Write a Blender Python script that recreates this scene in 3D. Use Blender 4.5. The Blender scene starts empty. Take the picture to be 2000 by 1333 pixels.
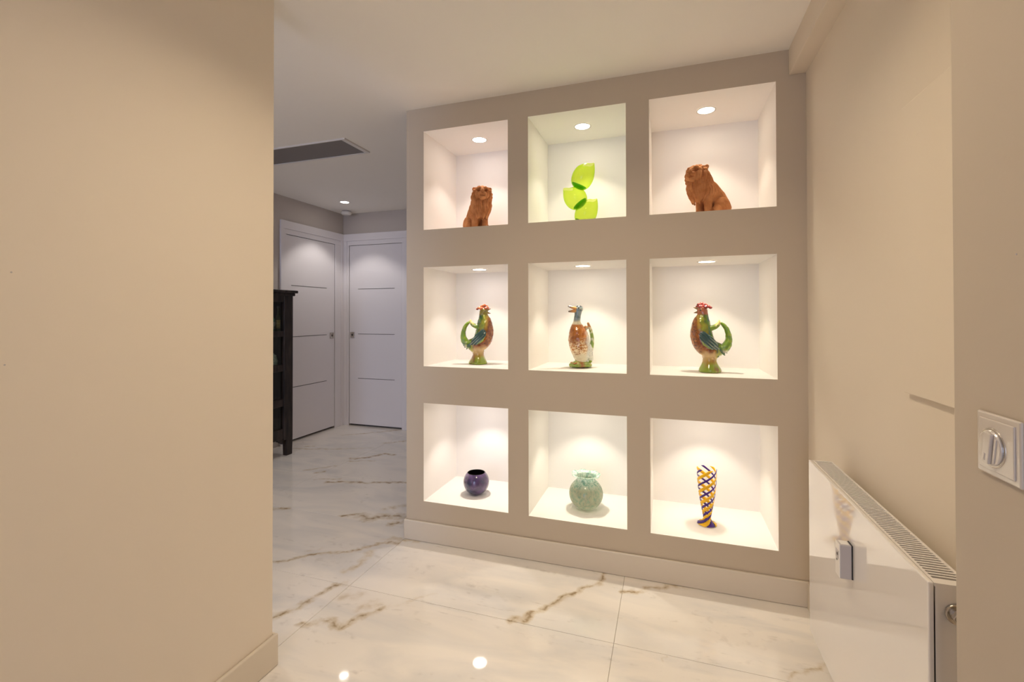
import bpy, bmesh, math, random
import numpy as np
from mathutils import Vector, Matrix, noise

scn = bpy.context.scene
COL = scn.collection
PI = math.pi
random.seed(7)

# ------------------------------------------------------------------ camera
CAM_YAW, CAM_PITCH, CAM_ROLL = 0.3219, 0.0082, -0.0016
CAM_F, CAM_CY = 907.98, 607.95
cd = bpy.data.cameras.new('camera')
cam = bpy.data.objects.new('camera', cd)
COL.objects.link(cam)
cd.sensor_fit = 'HORIZONTAL'
cd.sensor_width = 36.0
cd.lens = CAM_F / 2000.0 * 36.0
cd.shift_y = -(666.5 - CAM_CY) / 2000.0
cd.clip_start = 0.02
cam.matrix_world = (Matrix.Translation((0, 0, 1.3)) @ Matrix.Rotation(CAM_YAW, 4, 'Z')
                    @ Matrix.Rotation(PI / 2 + CAM_PITCH, 4, 'X') @ Matrix.Rotation(CAM_ROLL, 4, 'Z'))
scn.camera = cam

# ------------------------------------------------------------------ world, daylight, exposure
world = bpy.data.worlds.new('world')
scn.world = world
world.use_nodes = True
bg = world.node_tree.nodes['Background']
bg.inputs[0].default_value = (0.60, 0.70, 1.0, 1)
WORLD_STRENGTH = 4.2
bg.inputs[1].default_value = WORLD_STRENGTH
scn.view_settings.view_transform = 'Standard'
scn.view_settings.look = 'None'
scn.view_settings.gamma = 1.0
scn.view_settings.use_curve_mapping = False
scn.view_settings.exposure = 0.25
scn.cycles.max_bounces = 12
scn.cycles.diffuse_bounces = 8
scn.cycles.glossy_bounces = 4
scn.cycles.transmission_bounces = 10
scn.cycles.transparent_max_bounces = 14
scn.cycles.caustics_reflective = False
scn.cycles.caustics_refractive = False
scn.cycles.sample_clamp_indirect = 6.0

NICHE_POWER = 6.2
HALL_POWER = 17.0
CORRIDOR_FILL_POWER = 9.3

# ------------------------------------------------------------------ key measures (metres)
D = 2.3845                       # face of the niche wall
NX = [(-1.3329, -0.8179), (-0.7034, -0.1923), (-0.0810, 0.4749)]
NZ = [(1.7922, 2.3633), (1.0045, 1.5758), (0.2287, 0.7924)]
NDEP = 0.4387
XL, XR = -1.445, 0.595           # ends of the niche wall
CEIL = 2.5
HX, HY = -3.654, 4.61            # hall: left wall plane, far wall plane
LWX, LWY = -1.390, 1.362         # partition on the left: face and end
YB = -3.4                        # back of the room behind the camera
YG = -0.6                        # glazed end of the hall, hidden by the partition

# ------------------------------------------------------------------ material helpers
def new_mat(name):
    m = bpy.data.materials.new(name)
    m.use_nodes = True
    nt = m.node_tree
    return m, nt, nt.nodes['Principled BSDF']

def nd(nt, typ, **kw):
    n = nt.nodes.new(typ)
    for k, v in kw.items():
        if k.startswith('i_'):
            n.inputs[k[2:].replace('_', ' ')].default_value = v
        else:
            setattr(n, k, v)
    return n

def bump(nt, bsdf, scale, strength, dist=0.002, detail=3, coord='Object'):
    tc = nd(nt, 'ShaderNodeTexCoord')
    nz = nd(nt, 'ShaderNodeTexNoise')
    nz.inputs['Scale'].default_value = scale
    nz.inputs['Detail'].default_value = detail
    b = nd(nt, 'ShaderNodeBump')
    b.inputs['Strength'].default_value = strength
    b.inputs['Distance'].default_value = dist
    nt.links.new(tc.outputs[coord], nz.inputs['Vector'])
    nt.links.new(nz.outputs['Fac'], b.inputs['Height'])
    nt.links.new(b.outputs[0], bsdf.inputs['Normal'])

def paint(name, col, rough=0.55, bscale=120, bstr=0.05, spec=0.35, metal=0.0, coat=0.0):
    m, nt, b = new_mat(name)
    b.inputs['Base Color'].default_value = (*col, 1)
    b.inputs['Roughness'].default_value = rough
    b.inputs['Specular IOR Level'].default_value = spec
    b.inputs['Metallic'].default_value = metal
    b.inputs['Coat Weight'].default_value = coat
    b.inputs['Coat Roughness'].default_value = 0.05
    if bstr:
        bump(nt, b, bscale, bstr)
    return m

def mottled(name, c0, c1, scale, rough=0.4, detail=4, pos=(0.4, 0.6), bstr=0.0, spec=0.4, stretch=None):
    m, nt, b = new_mat(name)
    tc = nd(nt, 'ShaderNodeTexCoord')
    mp = nd(nt, 'ShaderNodeMapping')
    if stretch:
        mp.inputs['Scale'].default_value = stretch
    nz = nd(nt, 'ShaderNodeTexNoise')
    nz.inputs['Scale'].default_value = scale
    nz.inputs['Detail'].default_value = detail
    cr = nd(nt, 'ShaderNodeValToRGB')
    cr.color_ramp.elements[0].position = pos[0]
    cr.color_ramp.elements[1].position = pos[1]
    cr.color_ramp.elements[0].color = (*c0, 1)
    cr.color_ramp.elements[1].color = (*c1, 1)
    L = nt.links.new
    L(tc.outputs['Object'], mp.inputs[0]); L(mp.outputs[0], nz.inputs['Vector'])
    L(nz.outputs['Fac'], cr.inputs[0]); L(cr.outputs[0], b.inputs['Base Color'])
    b.inputs['Roughness'].default_value = rough
    b.inputs['Specular IOR Level'].default_value = spec
    if bstr:
        bp = nd(nt, 'ShaderNodeBump')
        bp.inputs['Strength'].default_value = bstr
        bp.inputs['Distance'].default_value = 0.003
        L(nz.outputs['Fac'], bp.inputs['Height']); L(bp.outputs[0], b.inputs['Normal'])
    return m

def glow(name, col, strength):
    m, nt, b = new_mat(name)
    b.inputs['Base Color'].default_value = (0.9, 0.9, 0.9, 1)
    b.inputs['Emission Color'].default_value = (*col, 1)
    b.inputs['Emission Strength'].default_value = strength
    return m

def colour_attr(name, rough=0.15, coat=0.6, bscale=90, bstr=0.25, bdist=0.003):
    """glazed ceramic: glaze colour stored on the mesh, feather relief as bump"""
    m, nt, b = new_mat(name)
    a = nd(nt, 'ShaderNodeAttribute', attribute_name='glaze')
    tc = nd(nt, 'ShaderNodeTexCoord')
    vo = nd(nt, 'ShaderNodeTexVoronoi')
    vo.inputs['Scale'].default_value = bscale
    bp = nd(nt, 'ShaderNodeBump')
    bp.inputs['Strength'].default_value = bstr
    bp.inputs['Distance'].default_value = bdist
    L = nt.links.new
    L(a.outputs['Color'], b.inputs['Base Color'])
    L(tc.outputs['Object'], vo.inputs['Vector'])
    L(vo.outputs['Distance'], bp.inputs['Height']); L(bp.outputs[0], b.inputs['Normal'])
    b.inputs['Roughness'].default_value = rough
    b.inputs['Coat Weight'].default_value = coat
    b.inputs['Coat Roughness'].default_value = 0.06
    return m

def thin_glass(name, col, gloss=0.04, body=0.0, bodycol=None, rim=2.2):
    """tinted thin-walled glass: tinted straight-through light + mirror reflection + a little translucent body"""
    m = bpy.data.materials.new(name)
    m.use_nodes = True
    nt = m.node_tree
    for n in list(nt.nodes):
        nt.nodes.remove(n)
    L = nt.links.new
    out = nd(nt, 'ShaderNodeOutputMaterial')
    tr = nd(nt, 'ShaderNodeBsdfTransparent')
    lw = nd(nt, 'ShaderNodeLayerWeight')
    lw.inputs['Blend'].default_value = 0.35
    ramp = nd(nt, 'ShaderNodeValToRGB')
    ramp.color_ramp.elements[0].color = (*col, 1)
    ramp.color_ramp.elements[0].position = 0.15
    ramp.color_ramp.elements[1].color = (*[c ** rim for c in col], 1)
    ramp.color_ramp.elements[1].position = 0.95
    L(lw.outputs['Facing'], ramp.inputs[0]); L(ramp.outputs[0], tr.inputs[0])
    gl = nd(nt, 'ShaderNodeBsdfGlossy')
    gl.inputs['Roughness'].default_value = gloss
    pw = nd(nt, 'ShaderNodeMath', operation='POWER'); pw.inputs[1].default_value = 4.0
    fr = nd(nt, 'ShaderNodeMath', operation='MULTIPLY_ADD'); fr.inputs[1].default_value = .55; fr.inputs[2].default_value = .035
    L(lw.outputs['Facing'], pw.inputs[0]); L(pw.outputs[0], fr.inputs[0])
    mx = nd(nt, 'ShaderNodeMixShader')
    last = tr.outputs[0]
    if body:
        tl = nd(nt, 'ShaderNodeBsdfTranslucent'); df = nd(nt, 'ShaderNodeBsdfDiffuse')
        tl.inputs[0].default_value = (*bodycol, 1); df.inputs[0].default_value = (*bodycol, 1)
        ma = nd(nt, 'ShaderNodeMixShader'); ma.inputs[0].default_value = 0.5
        L(tl.outputs[0], ma.inputs[1]); L(df.outputs[0], ma.inputs[2])
        mb = nd(nt, 'ShaderNodeMixShader'); mb.inputs[0].default_value = body
        L(last, mb.inputs[1]); L(ma.outputs[0], mb.inputs[2])
        last = mb.outputs[0]
    L(fr.outputs[0], mx.inputs[0]); L(last, mx.inputs[1]); L(gl.outputs[0], mx.inputs[2])
    L(mx.outputs[0], out.inputs[0])
    return m

# ------------------------------------------------------------------ marble with its veins
VEINS = [  # (width, strength, points on the floor in metres)
    (.016, 1.0, [(-0.633, 1.89), (-0.591, 1.893), (-0.561, 1.958), (-0.514, 2.014), (-0.474, 2.076), (-0.43, 2.147), (-0.375, 2.211), (-0.32, 2.278), (-0.298, 2.372)]),
    (.014, .9, [(-0.2, 2.23), (-0.131, 2.279), (-0.06, 2.322), (0.011, 2.366), (0.091, 2.392)]),
    (.009, .7, [(0.406, 1.901), (0.471, 1.946), (0.555, 2.014)]),
    (.007, .4, [(-0.026, 1.842), (-0.001, 1.867)]),
    (.014, 1.0, [(-1.962, 1.928), (-1.911, 1.97), (-1.863, 2.027), (-1.775, 2.089), (-1.691, 2.135), (-1.607, 2.197), (-1.593, 2.247), (-1.517, 2.315), (-1.459, 2.319)]),
    (.02, .95, [(-1.457, 1.586), (-1.363, 1.643), (-1.3, 1.617), (-1.279, 1.665), (-1.245, 1.713), (-1.21, 1.764)]),
    (.012, .4, [(-1.21, 1.764), (-1.13, 1.847), (-1.031, 1.953)]),
    (.02, 1.0, [(-1.613, 1.586), (-1.581, 1.63), (-1.557, 1.695), (-1.54, 1.772), (-1.525, 1.848), (-1.496, 1.878)]),
    (.026, .7, [(-1.547, 1.989), (-1.531, 2.055), (-1.538, 2.185)]),
    (.03, .5, [(-1.436, 1.782), (-1.351, 1.835)]),
    (.03, .6, [(-1.288, 1.761), (-1.255, 1.794)]),
    (.016, .4, [(-1.895, 2.085), (-1.834, 2.122)]),
    (.02, .8, [(-1.548, 2.347), (-1.44, 2.354), (-1.36, 2.371)]),
    (.024, 1.0, [(-2.72, 3.539), (-2.601, 3.613), (-2.512, 3.753), (-2.42, 3.764)]),
    (.02, .8, [(-2.524, 2.979), (-2.387, 3.037), (-2.235, 3.061), (-2.072, 3.127), (-1.921, 3.164)]),
    (.018, .55, [(-2.893, 3.139), (-2.808, 3.243), (-2.718, 3.336)]),
    (.018, .8, [(-2.757, 3.138), (-2.708, 3.169)]),
    (.02, .5, [(-3.455, 3.642), (-3.293, 3.662), (-3.014, 3.766), (-2.739, 3.897)]),
    (.022, .6, [(-3.337, 4.206), (-3.201, 4.302), (-3.072, 4.412), (-2.889, 4.563)]),
    (.022, .7, [(-2.715, 4.076), (-2.561, 4.218)]),
    (.022, .9, [(-1.992, 2.512), (-1.924, 2.562)]),
    (.04, .75, [(-1.879, 2.55), (-1.804, 2.53), (-1.759, 2.589), (-1.606, 2.631)]),
    (.03, .8, [(-1.637, 2.508), (-1.573, 2.563)]),
    (.018, .7, [(-2.514, 2.472), (-2.422, 2.503)]),
    (.014, .5, [(-2.646, 3.005), (-2.464, 3.079)]),
    (.014, .5, [(-2.676, 3.466), (-2.481, 3.564)]),
    (.016, .5, [(-3.392, 3.725), (-3.314, 3.763)]),
    (.03, .5, [(-1.79, 2.701), (-1.695, 2.792)]),
]

def vein_field(nt, pos, rect):
    """largest closeness (0..1) of a floor point to any vein segment that crosses this tile"""
    L = nt.links.new
    prev = None
    x0, x1, y0, y1 = rect
    for w, s, pts in VEINS:
        for (ax, ay), (bx, by) in zip(pts[:-1], pts[1:]):
            if max(ax, bx) < x0 - .05 or min(ax, bx) > x1 + .05 or max(ay, by) < y0 - .05 or min(ay, by) > y1 + .05:
                continue
            dx, dy = bx - ax, by - ay
            s_ = s * (1.35 if ay > 2.45 else 1.0)
            k = 1.0 / (dx * dx + dy * dy)
            sub = nd(nt, 'ShaderNodeVectorMath', operation='SUBTRACT'); sub.inputs[1].default_value = (ax, ay, 0)
            L(pos, sub.inputs[0])
            dot = nd(nt, 'ShaderNodeVectorMath', operation='DOT_PRODUCT'); dot.inputs[1].default_value = (dx * k, dy * k, 0)
            L(sub.outputs[0], dot.inputs[0])
            cl = nd(nt, 'ShaderNodeMath', operation='MULTIPLY', use_clamp=True); cl.inputs[1].default_value = 1.0
            L(dot.outputs['Value'], cl.inputs[0])
            sc = nd(nt, 'ShaderNodeVectorMath', operation='SCALE'); sc.inputs[0].default_value = (dx, dy, 0)
            L(cl.outputs[0], sc.inputs['Scale'])
            ds = nd(nt, 'ShaderNodeVectorMath', operation='DISTANCE')
            L(sub.outputs[0], ds.inputs[0]); L(sc.outputs[0], ds.inputs[1])
            ma = nd(nt, 'ShaderNodeMath', operation='MULTIPLY_ADD'); ma.inputs[1].default_value = -s_ / (w * 1.65); ma.inputs[2].default_value = s_
            L(ds.outputs['Value'], ma.inputs[0])
            mx = nd(nt, 'ShaderNodeMath', operation='MAXIMUM'); mx.inputs[1].default_value = 0.0
            L(ma.outputs[0], mx.inputs[0])
            if prev is not None:
                L(prev, mx.inputs[1])
            prev = mx.outputs[0]
    if prev is None:
        v = nd(nt, 'ShaderNodeValue'); v.outputs[0].default_value = 0.0
        prev = v.outputs[0]
    return prev

def marble(rect):
    m, nt, b = new_mat('polished_marble')
    L = nt.links.new
    geo = nd(nt, 'ShaderNodeNewGeometry')
    flat = nd(nt, 'ShaderNodeVectorMath', operation='MULTIPLY'); flat.inputs[1].default_value = (1, 1, 0)
    L(geo.outputs['Position'], flat.inputs[0])
    nz = nd(nt, 'ShaderNodeTexNoise'); nz.inputs['Scale'].default_value = 13; nz.inputs['Detail'].default_value = 5
    nz.inputs['Roughness'].default_value = 0.52
    L(flat.outputs[0], nz.inputs['Vector'])
    off = nd(nt, 'ShaderNodeVectorMath', operation='SUBTRACT'); off.inputs[1].default_value = (.5, .5, .5)
    L(nz.outputs['Color'], off.inputs[0])
    scl = nd(nt, 'ShaderNodeVectorMath', operation='MULTIPLY'); scl.inputs[1].default_value = (.085, .085, 0)
    L(off.outputs[0], scl.inputs[0])
    add = nd(nt, 'ShaderNodeVectorMath', operation='ADD')
    L(flat.outputs[0], add.inputs[0]); L(scl.outputs[0], add.inputs[1])
    prev = vein_field(nt, add.outputs[0], rect)
    # break the veins up along their length
    n2 = nd(nt, 'ShaderNodeTexNoise'); n2.inputs['Scale'].default_value = 22; n2.inputs['Detail'].default_value = 5
    L(flat.outputs[0], n2.inputs['Vector'])
    mr = nd(nt, 'ShaderNodeMapRange'); mr.inputs['From Min'].default_value = .35; mr.inputs['From Max'].default_value = .62
    mr.inputs['To Min'].default_value = .35; mr.inputs['To Max'].default_value = 1.0
    L(n2.outputs['Fac'], mr.inputs['Value'])
    mm = nd(nt, 'ShaderNodeMath', operation='MULTIPLY')
    L(prev, mm.inputs[0]); L(mr.outputs[0], mm.inputs[1])
    core = nd(nt, 'ShaderNodeMapRange'); core.interpolation_type = 'SMOOTHSTEP'
    core.inputs['From Min'].default_value = .50; core.inputs['From Max'].default_value = 1.0
    core.inputs['To Max'].default_value = .85
    L(mm.outputs[0], core.inputs['Value'])
    halo = nd(nt, 'ShaderNodeMapRange'); halo.interpolation_type = 'SMOOTHSTEP'
    halo.inputs['From Min'].default_value = .02; halo.inputs['From Max'].default_value = .65
    halo.inputs['To Max'].default_value = .75
    L(mm.outputs[0], halo.inputs['Value'])
    # faint clouding and hairline veins everywhere
    wv = nd(nt, 'ShaderNodeTexNoise'); wv.inputs['Scale'].default_value = 2.1; wv.inputs['Detail'].default_value = 8
    wv.inputs['Distortion'].default_value = 1.2
    mp = nd(nt, 'ShaderNodeMapping'); mp.inputs['Rotation'].default_value = (0, 0, -0.7); mp.inputs['Scale'].default_value = (.7, 2.0, 1)
    L(flat.outputs[0], mp.inputs[0]); L(mp.outputs[0], wv.inputs['Vector'])
    cl = nd(nt, 'ShaderNodeValToRGB')
    cl.color_ramp.elements[0].position = .33; cl.color_ramp.elements[0].color = (.70, .68, .65, 1)
    cl.color_ramp.elements[1].position = .58; cl.color_ramp.elements[1].color = (.84, .795, .73, 1)
    L(wv.outputs['Fac'], cl.inputs[0])
    # hairline grey veins running the same way
    hv = nd(nt, 'ShaderNodeTexNoise'); hv.inputs['Scale'].default_value = 1.5; hv.inputs['Detail'].default_value = 5
    hv.inputs['Roughness'].default_value = .5; hv.inputs['Distortion'].default_value = .6
    hm = nd(nt, 'ShaderNodeMapping'); hm.inputs['Location'].default_value = (3.7, 1.9, 0); hm.inputs['Rotation'].default_value = (0, 0, -.62)
    hm.inputs['Scale'].default_value = (.55, 2.4, 1)
    L(flat.outputs[0], hm.inputs[0]); L(hm.outputs[0], hv.inputs['Vector'])
    h1 = nd(nt, 'ShaderNodeMath', operation='SUBTRACT'); h1.inputs[1].default_value = .5; L(hv.outputs['Fac'], h1.inputs[0])
    h2 = nd(nt, 'ShaderNodeMath', operation='ABSOLUTE'); L(h1.outputs[0], h2.inputs[0])
    h3 = nd(nt, 'ShaderNodeMapRange'); h3.inputs['From Min'].default_value = .016; h3.inputs['From Max'].default_value = .0
    h3.inputs['To Max'].default_value = .30; L(h2.outputs[0], h3.inputs['Value'])
    h4 = nd(nt, 'ShaderNodeMapRange'); h4.inputs['From Min'].default_value = .50; h4.inputs['From Max'].default_value = .68
    L(n2.outputs['Fac'], h4.inputs['Value'])
    h5 = nd(nt, 'ShaderNodeMath', operation='MULTIPLY'); L(h3.outputs[0], h5.inputs[0]); L(h4.outputs[0], h5.inputs[1])
    mx0 = nd(nt, 'ShaderNodeMix', data_type='RGBA'); mx0.inputs['B'].default_value = (.34, .30, .26, 1)
    L(h5.outputs[0], mx0.inputs['Factor']); L(cl.outputs[0], mx0.inputs['A'])
    mx1 = nd(nt, 'ShaderNodeMix', data_type='RGBA'); mx1.inputs['B'].default_value = (.58, .48, .33, 1)
    L(halo.outputs[0], mx1.inputs['Factor']); L(mx0.outputs['Result'], mx1.inputs['A'])
    mx2 = nd(nt, 'ShaderNodeMix', data_type='RGBA'); mx2.inputs['B'].default_value = (.27, .18, .085, 1)
    L(core.outputs[0], mx2.inputs['Factor']); L(mx1.outputs['Result'], mx2.inputs['A'])
    L(mx2.outputs['Result'], b.inputs['Base Color'])
    b.inputs['Roughness'].default_value = 0.045
    b.inputs['Specular IOR Level'].default_value = 0.5
    return m

M = {}
M['wall'] = paint('greige_wall_paint', (.75, .67, .56), .6, 160, .05)
M['niche_face'] = paint('taupe_wall_paint', (.54, .46, .350), .6, 160, .05)
M['jamb'] = paint('shaded_jamb_paint', (.50, .43, .345), .6, 160, .05)  # darker than the right wall: shade on the jamb put into the colour
M['hall_wall'] = paint('grey_hall_paint', (.54, .49, .45), .6, 160, .05)
M['niche'] = paint('white_niche_paint', (.88, .86, .83), .7, 160, .03, .2)
M['ceiling'] = paint('white_ceiling_paint', (.90, .87, .81), .7, 160, .03, .2)
M['skirting'] = paint('cream_skirting', (.66, .59, .485), .35, 60, .02)
M['door'] = paint('white_door_lacquer', (.82, .79, .81), .4, 60, .02)
M['groove'] = paint('dark_groove', (.10, .09, .085), .5, 60, 0)
M['grout'] = paint('grey_grout', (.46, .41, .35), .8, 200, .1)
M['rad'] = paint('white_radiator_enamel', (.80, .77, .74), .05, 60, 0, .6, coat=.6)
M['rad_in'] = paint('radiator_inside', (.16, .14, .125), .6, 60, 0)
M['plastic'] = paint('white_plastic', (.80, .77, .73), .25, 60, 0, .5)
M['grey_plastic'] = paint('grey_plastic', (.46, .43, .43), .4, 60, 0)
M['black'] = paint('black_plastic', (.03, .03, .03), .4, 60, 0)
M['chrome'] = paint('brushed_nickel', (.62, .58, .53), .22, 60, 0, .5, metal=1.0)
M['switch'] = paint('satin_switch_plate', (.66, .61, .56), .18, 60, 0, .6, metal=.25, coat=.4)
M['dark_wood'] = mottled('dark_carved_wood', (.010, .007, .006), (.050, .033, .028), 9, .45, 6, (.35, .7), .3, stretch=(4, 4, .6))
M['pane'] = thin_glass('cabinet_glass', (.82, .84, .82), .02)
M['vent_dark'] = paint('grey_vent_panel', (.20, .18, .175), .6, 60, 0)
M['vent_frame'] = paint('white_vent_frame', (.72, .69, .66), .5, 60, 0)
M['terracotta'] = mottled('terracotta', (.42, .160, .056), (.64, .29, .115), 22, .85, 5, (.3, .7), .25, .15)
M['ceramic'] = colour_attr('glazed_majolica', .14, .7, 120, .22, .002)
M['smooth_ceramic'] = colour_attr('smooth_glaze', .12, .8, 40, .05, .001)

# ------------------------------------------------------------------ mesh helpers
def obj(name, bm, mat, parent=None, smooth=False, loc=None, bevel=0.0, seg=2):
    if isinstance(bm, bmesh.types.BMesh):
        me = bpy.data.meshes.new(name)
        bmesh.ops.recalc_face_normals(bm, faces=bm.faces)
        bm.to_mesh(me); bm.free()
    else:
        me = bm
    if isinstance(mat, (list, tuple)):
        for k in mat:
            me.materials.append(M[k] if isinstance(k, str) else k)
    elif mat is not None and not me.materials:
        me.materials.append(M[mat] if isinstance(mat, str) else mat)
    if smooth:
        for p in me.polygons:
            p.use_smooth = True
    o = bpy.data.objects.new(name, me)
    COL.objects.link(o)
    if parent:
        o.parent = parent
    if loc is not None:
        o.location = loc
    if bevel:
        md = o.modifiers.new('bevel', 'BEVEL')
        md.width = bevel; md.segments = seg; md.limit_method = 'ANGLE'; md.angle_limit = math.radians(50)
        md.harden_normals = False
    return o

def tag(o, label=None, cat=None, group=None, kind=None):
    if label: o['label'] = label
    if cat: o['category'] = cat
    if group: o['group'] = group
    if kind: o['kind'] = kind
    return o

def thing(name, label, cat, loc=(0, 0, 0), rz=0.0, group=None, kind=None):
    o = bpy.data.objects.new(name, None)
    o.empty_display_size = 0.05
    COL.objects.link(o)
    o.location = loc
    o.rotation_euler = (0, 0, rz)
    return tag(o, label, cat, group, kind)

def box(bm, x0, x1, y0, y1, z0, z1, mi=0):
    vs = [bm.verts.new((x, y, z)) for z in (z0, z1) for y in (y0, y1) for x in (x0, x1)]
    for f in ((0, 2, 3, 1), (4, 5, 7, 6), (0, 1, 5, 4), (2, 6, 7, 3), (0, 4, 6, 2), (1, 3, 7, 5)):
        fc = bm.faces.new([vs[i] for i in f]); fc.material_index = mi
    return bm

def boxbm(*a):
    return box(bmesh.new(), *a)

def lathe(prof, n=48, wave=None, close_bottom=True, close_top=False):
    bm = bmesh.new()
    rings = []
    for i, (r, z) in enumerate(prof):
        ring = []
        for k in range(n):
            a = 2 * PI * k / n
            rr, zz = r, z
            if wave:
                rr, zz = wave(i, a, r, z)
            ring.append(bm.verts.new((rr * math.cos(a), rr * math.sin(a), zz)))
        rings.append(ring)
    for a, b in zip(rings[:-1], rings[1:]):
        for k in range(n):
            bm.faces.new((a[k], a[(k + 1) % n], b[(k + 1) % n], b[k]))
    if close_bottom: bm.faces.new(list(reversed(rings[0])))
    if close_top: bm.faces.new(rings[-1])
    return bm

def catmull(pts, sub=6):
    P = [Vector(p) for p in pts]
    P = [P[0] * 2 - P[1]] + P + [P[-1] * 2 - P[-2]]
    out = []
    for i in range(1, len(P) - 2):
        for k in range(sub):
            t = k / sub
            a, b, c, d = P[i - 1], P[i], P[i + 1], P[i + 2]
            out.append(.5 * ((2 * b) + (c - a) * t + (2 * a - 5 * b + 4 * c - d) * t * t + (3 * b - a - 3 * c + d) * t ** 3))
    out.append(P[-2])
    return out

def tube(bm, pts, radii, n=12, flat=1.0, cap=True, up=(0, 1, 0)):
    """tapered tube along pts with rounded ends; flat squashes along the `up` vector"""
    P = [Vector(p) for p in pts]
    R = list(radii)
    if cap:
        d0 = (P[0] - P[1]).normalized(); d1 = (P[-1] - P[-2]).normalized()
        A = [P[0] + d0 * R[0] * s for s in (.98, .8, .45)]; AR = [R[0] * s for s in (.2, .6, .89)]
        B = [P[-1] + d1 * R[-1] * s for s in (.45, .8, .98)]; BR = [R[-1] * s for s in (.89, .6, .2)]
        P = A + P + B; R = AR + R + BR
    upv = Vector(up)
    rings = []
    for i, p in enumerate(P):
        t = (P[min(i + 1, len(P) - 1)] - P[max(i - 1, 0)]).normalized()
        u = (upv - t * upv.dot(t))
        if u.length < 1e-4:
            u = Vector((1, 0, 0)) - t * t.x
        u.normalize(); v = t.cross(u)
        rings.append([bm.verts.new(p + u * (R[i] * flat * math.cos(2 * PI * k / n)) + v * (R[i] * math.sin(2 * PI * k / n))) for k in range(n)])
    for a, b in zip(rings[:-1], rings[1:]):
        for k in range(n):
            bm.faces.new((a[k], a[(k + 1) % n], b[(k + 1) % n], b[k]))
    bm.faces.new(list(reversed(rings[0]))); bm.faces.new(rings[-1])
    return bm

def ell(bm, c, r, rot=(0, 0, 0), sub=3):
    from mathutils import Euler
    mat = Matrix.Translation(c) @ Euler(rot).to_matrix().to_4x4() @ Matrix.Diagonal((*r, 1))
    bmesh.ops.create_icosphere(bm, subdivisions=sub, radius=1.0, matrix=mat)
    return bm

def remesh(bm, voxel, smooth=4):
    """fuse overlapping volumes into one continuous skin"""
    me = bpy.data.meshes.new('tmp')
    bmesh.ops.recalc_face_normals(bm, faces=bm.faces)
    bm.to_mesh(me); bm.free()
    o = bpy.data.objects.new('tmp', me)
    COL.objects.link(o)
    r = o.modifiers.new('r', 'REMESH'); r.mode = 'VOXEL'; r.voxel_size = voxel
    if smooth:
        s = o.modifiers.new('s', 'SMOOTH'); s.factor = .5; s.iterations = smooth
    dg = bpy.context.evaluated_depsgraph_get()
    res = bpy.data.meshes.new_from_object(o.evaluated_get(dg), depsgraph=dg)
    bpy.data.objects.remove(o); bpy.data.meshes.remove(me)
    for p in res.polygons:
        p.use_smooth = True
    return res

def coords(me):
    a = np.empty(len(me.vertices) * 3); me.vertices.foreach_get('co', a); return a.reshape(-1, 3)

def normals(me):
    a = np.empty(len(me.vertices) * 3); me.vertices.foreach_get('normal', a); return a.reshape(-1, 3)

def set_coords(me, a):
    me.vertices.foreach_set('co', np.ascontiguousarray(a).ravel()); me.update()

def set_glaze(me, c):
    at = me.attributes.new('glaze', 'FLOAT_COLOR', 'POINT')
    full = np.ones((len(c), 4)); full[:, :3] = c
    at.data.foreach_set('color', full.ravel())

def sstep(a, b, x):
    t = np.clip((x - a) / (b - a), 0, 1); return t * t * (3 - 2 * t)

def nz3(P, s, seed=0.0):
    return np.array([noise.noise(Vector((p[0] * s + seed, p[1] * s, p[2] * s))) for p in P])

def blend(c, col, w):
    return c * (1 - w[:, None]) + np.array(col)[None] * w[:, None]

# ================================================================== THE SETTING
# ---- floor of large stacked marble tiles
bm = boxbm(-4.0, 1.0, YB - .1, 4.75, -.10, -.0035)
floor = tag(obj('floor', bm, 'grout'), kind='structure')
TX, TY, G = 1.247, 0.627, 0.0017
tile_bm = boxbm(-TX / 2 + G / 2, TX / 2 - G / 2, -TY / 2 + G / 2, TY / 2 - G / 2, -.012, 0)
bmesh.ops.bevel(tile_bm, geom=[e for e in tile_bm.edges if all(v.co.z > -.001 for v in e.verts)], offset=.0008, segments=1, affect='EDGES')
tile_me = bpy.data.meshes.new('tile'); bmesh.ops.recalc_face_normals(tile_bm, faces=tile_bm.faces)
tile_bm.to_mesh(tile_me); tile_bm.free(); tile_me.materials.append(None)
plain_marble = marble((90, 91, 90, 91))
for i in range(-2, 2):
    for j in range(-8, 5):
        o = bpy.data.objects.new('tile', tile_me); COL.objects.link(o); o.parent = floor
        tx, ty = -1.452 + TX * (i + .5), 1.880 + TY * (j + .5)
        o.location = (tx, ty, 0)
        o.material_slots[0].link = 'OBJECT'
        o.material_slots[0].material = marble((tx - TX / 2, tx + TX / 2, ty - TY / 2, ty + TY / 2)) if j >= -1 else plain_marble

# ---- ceiling
tag(obj('ceiling', boxbm(-4.0, 1.0, YB - .1, 4.75, CEIL, CEIL + .1), 'ceiling'), kind='structure')

# ---- niche wall: pierced face, end and back, with nine recessed boxes
bm = bmesh.new()
xs = [XL] + [v for p in NX for v in p] + [XR + .1]
zs = [0] + sorted(v for p in NZ for v in p) + [CEIL]
grid = [[bm.verts.new((x, D, z)) for z in zs] for x in xs]
for i in range(len(xs) - 1):
    for j in range(len(zs) - 1):
        if i % 2 == 1 and j % 2 == 1:
            continue
        bm.faces.new((grid[i][j], grid[i + 1][j], grid[i + 1][j + 1], grid[i][j + 1]))
BK = D + NDEP + .03
b1 = [bm.verts.new(p) for p in ((XL, D, 0), (XL, BK, 0), (XL, BK, CEIL), (XL, D, CEIL))]
bm.faces.new(b1)
b2 = [bm.verts.new(p) for p in ((XL, BK, 0), (XR + .1, BK, 0), (XR + .1, BK, CEIL), (XL, BK, CEIL))]
bm.faces.new(b2)
bmesh.ops.remove_doubles(bm, verts=bm.verts, dist=1e-5)
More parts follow.
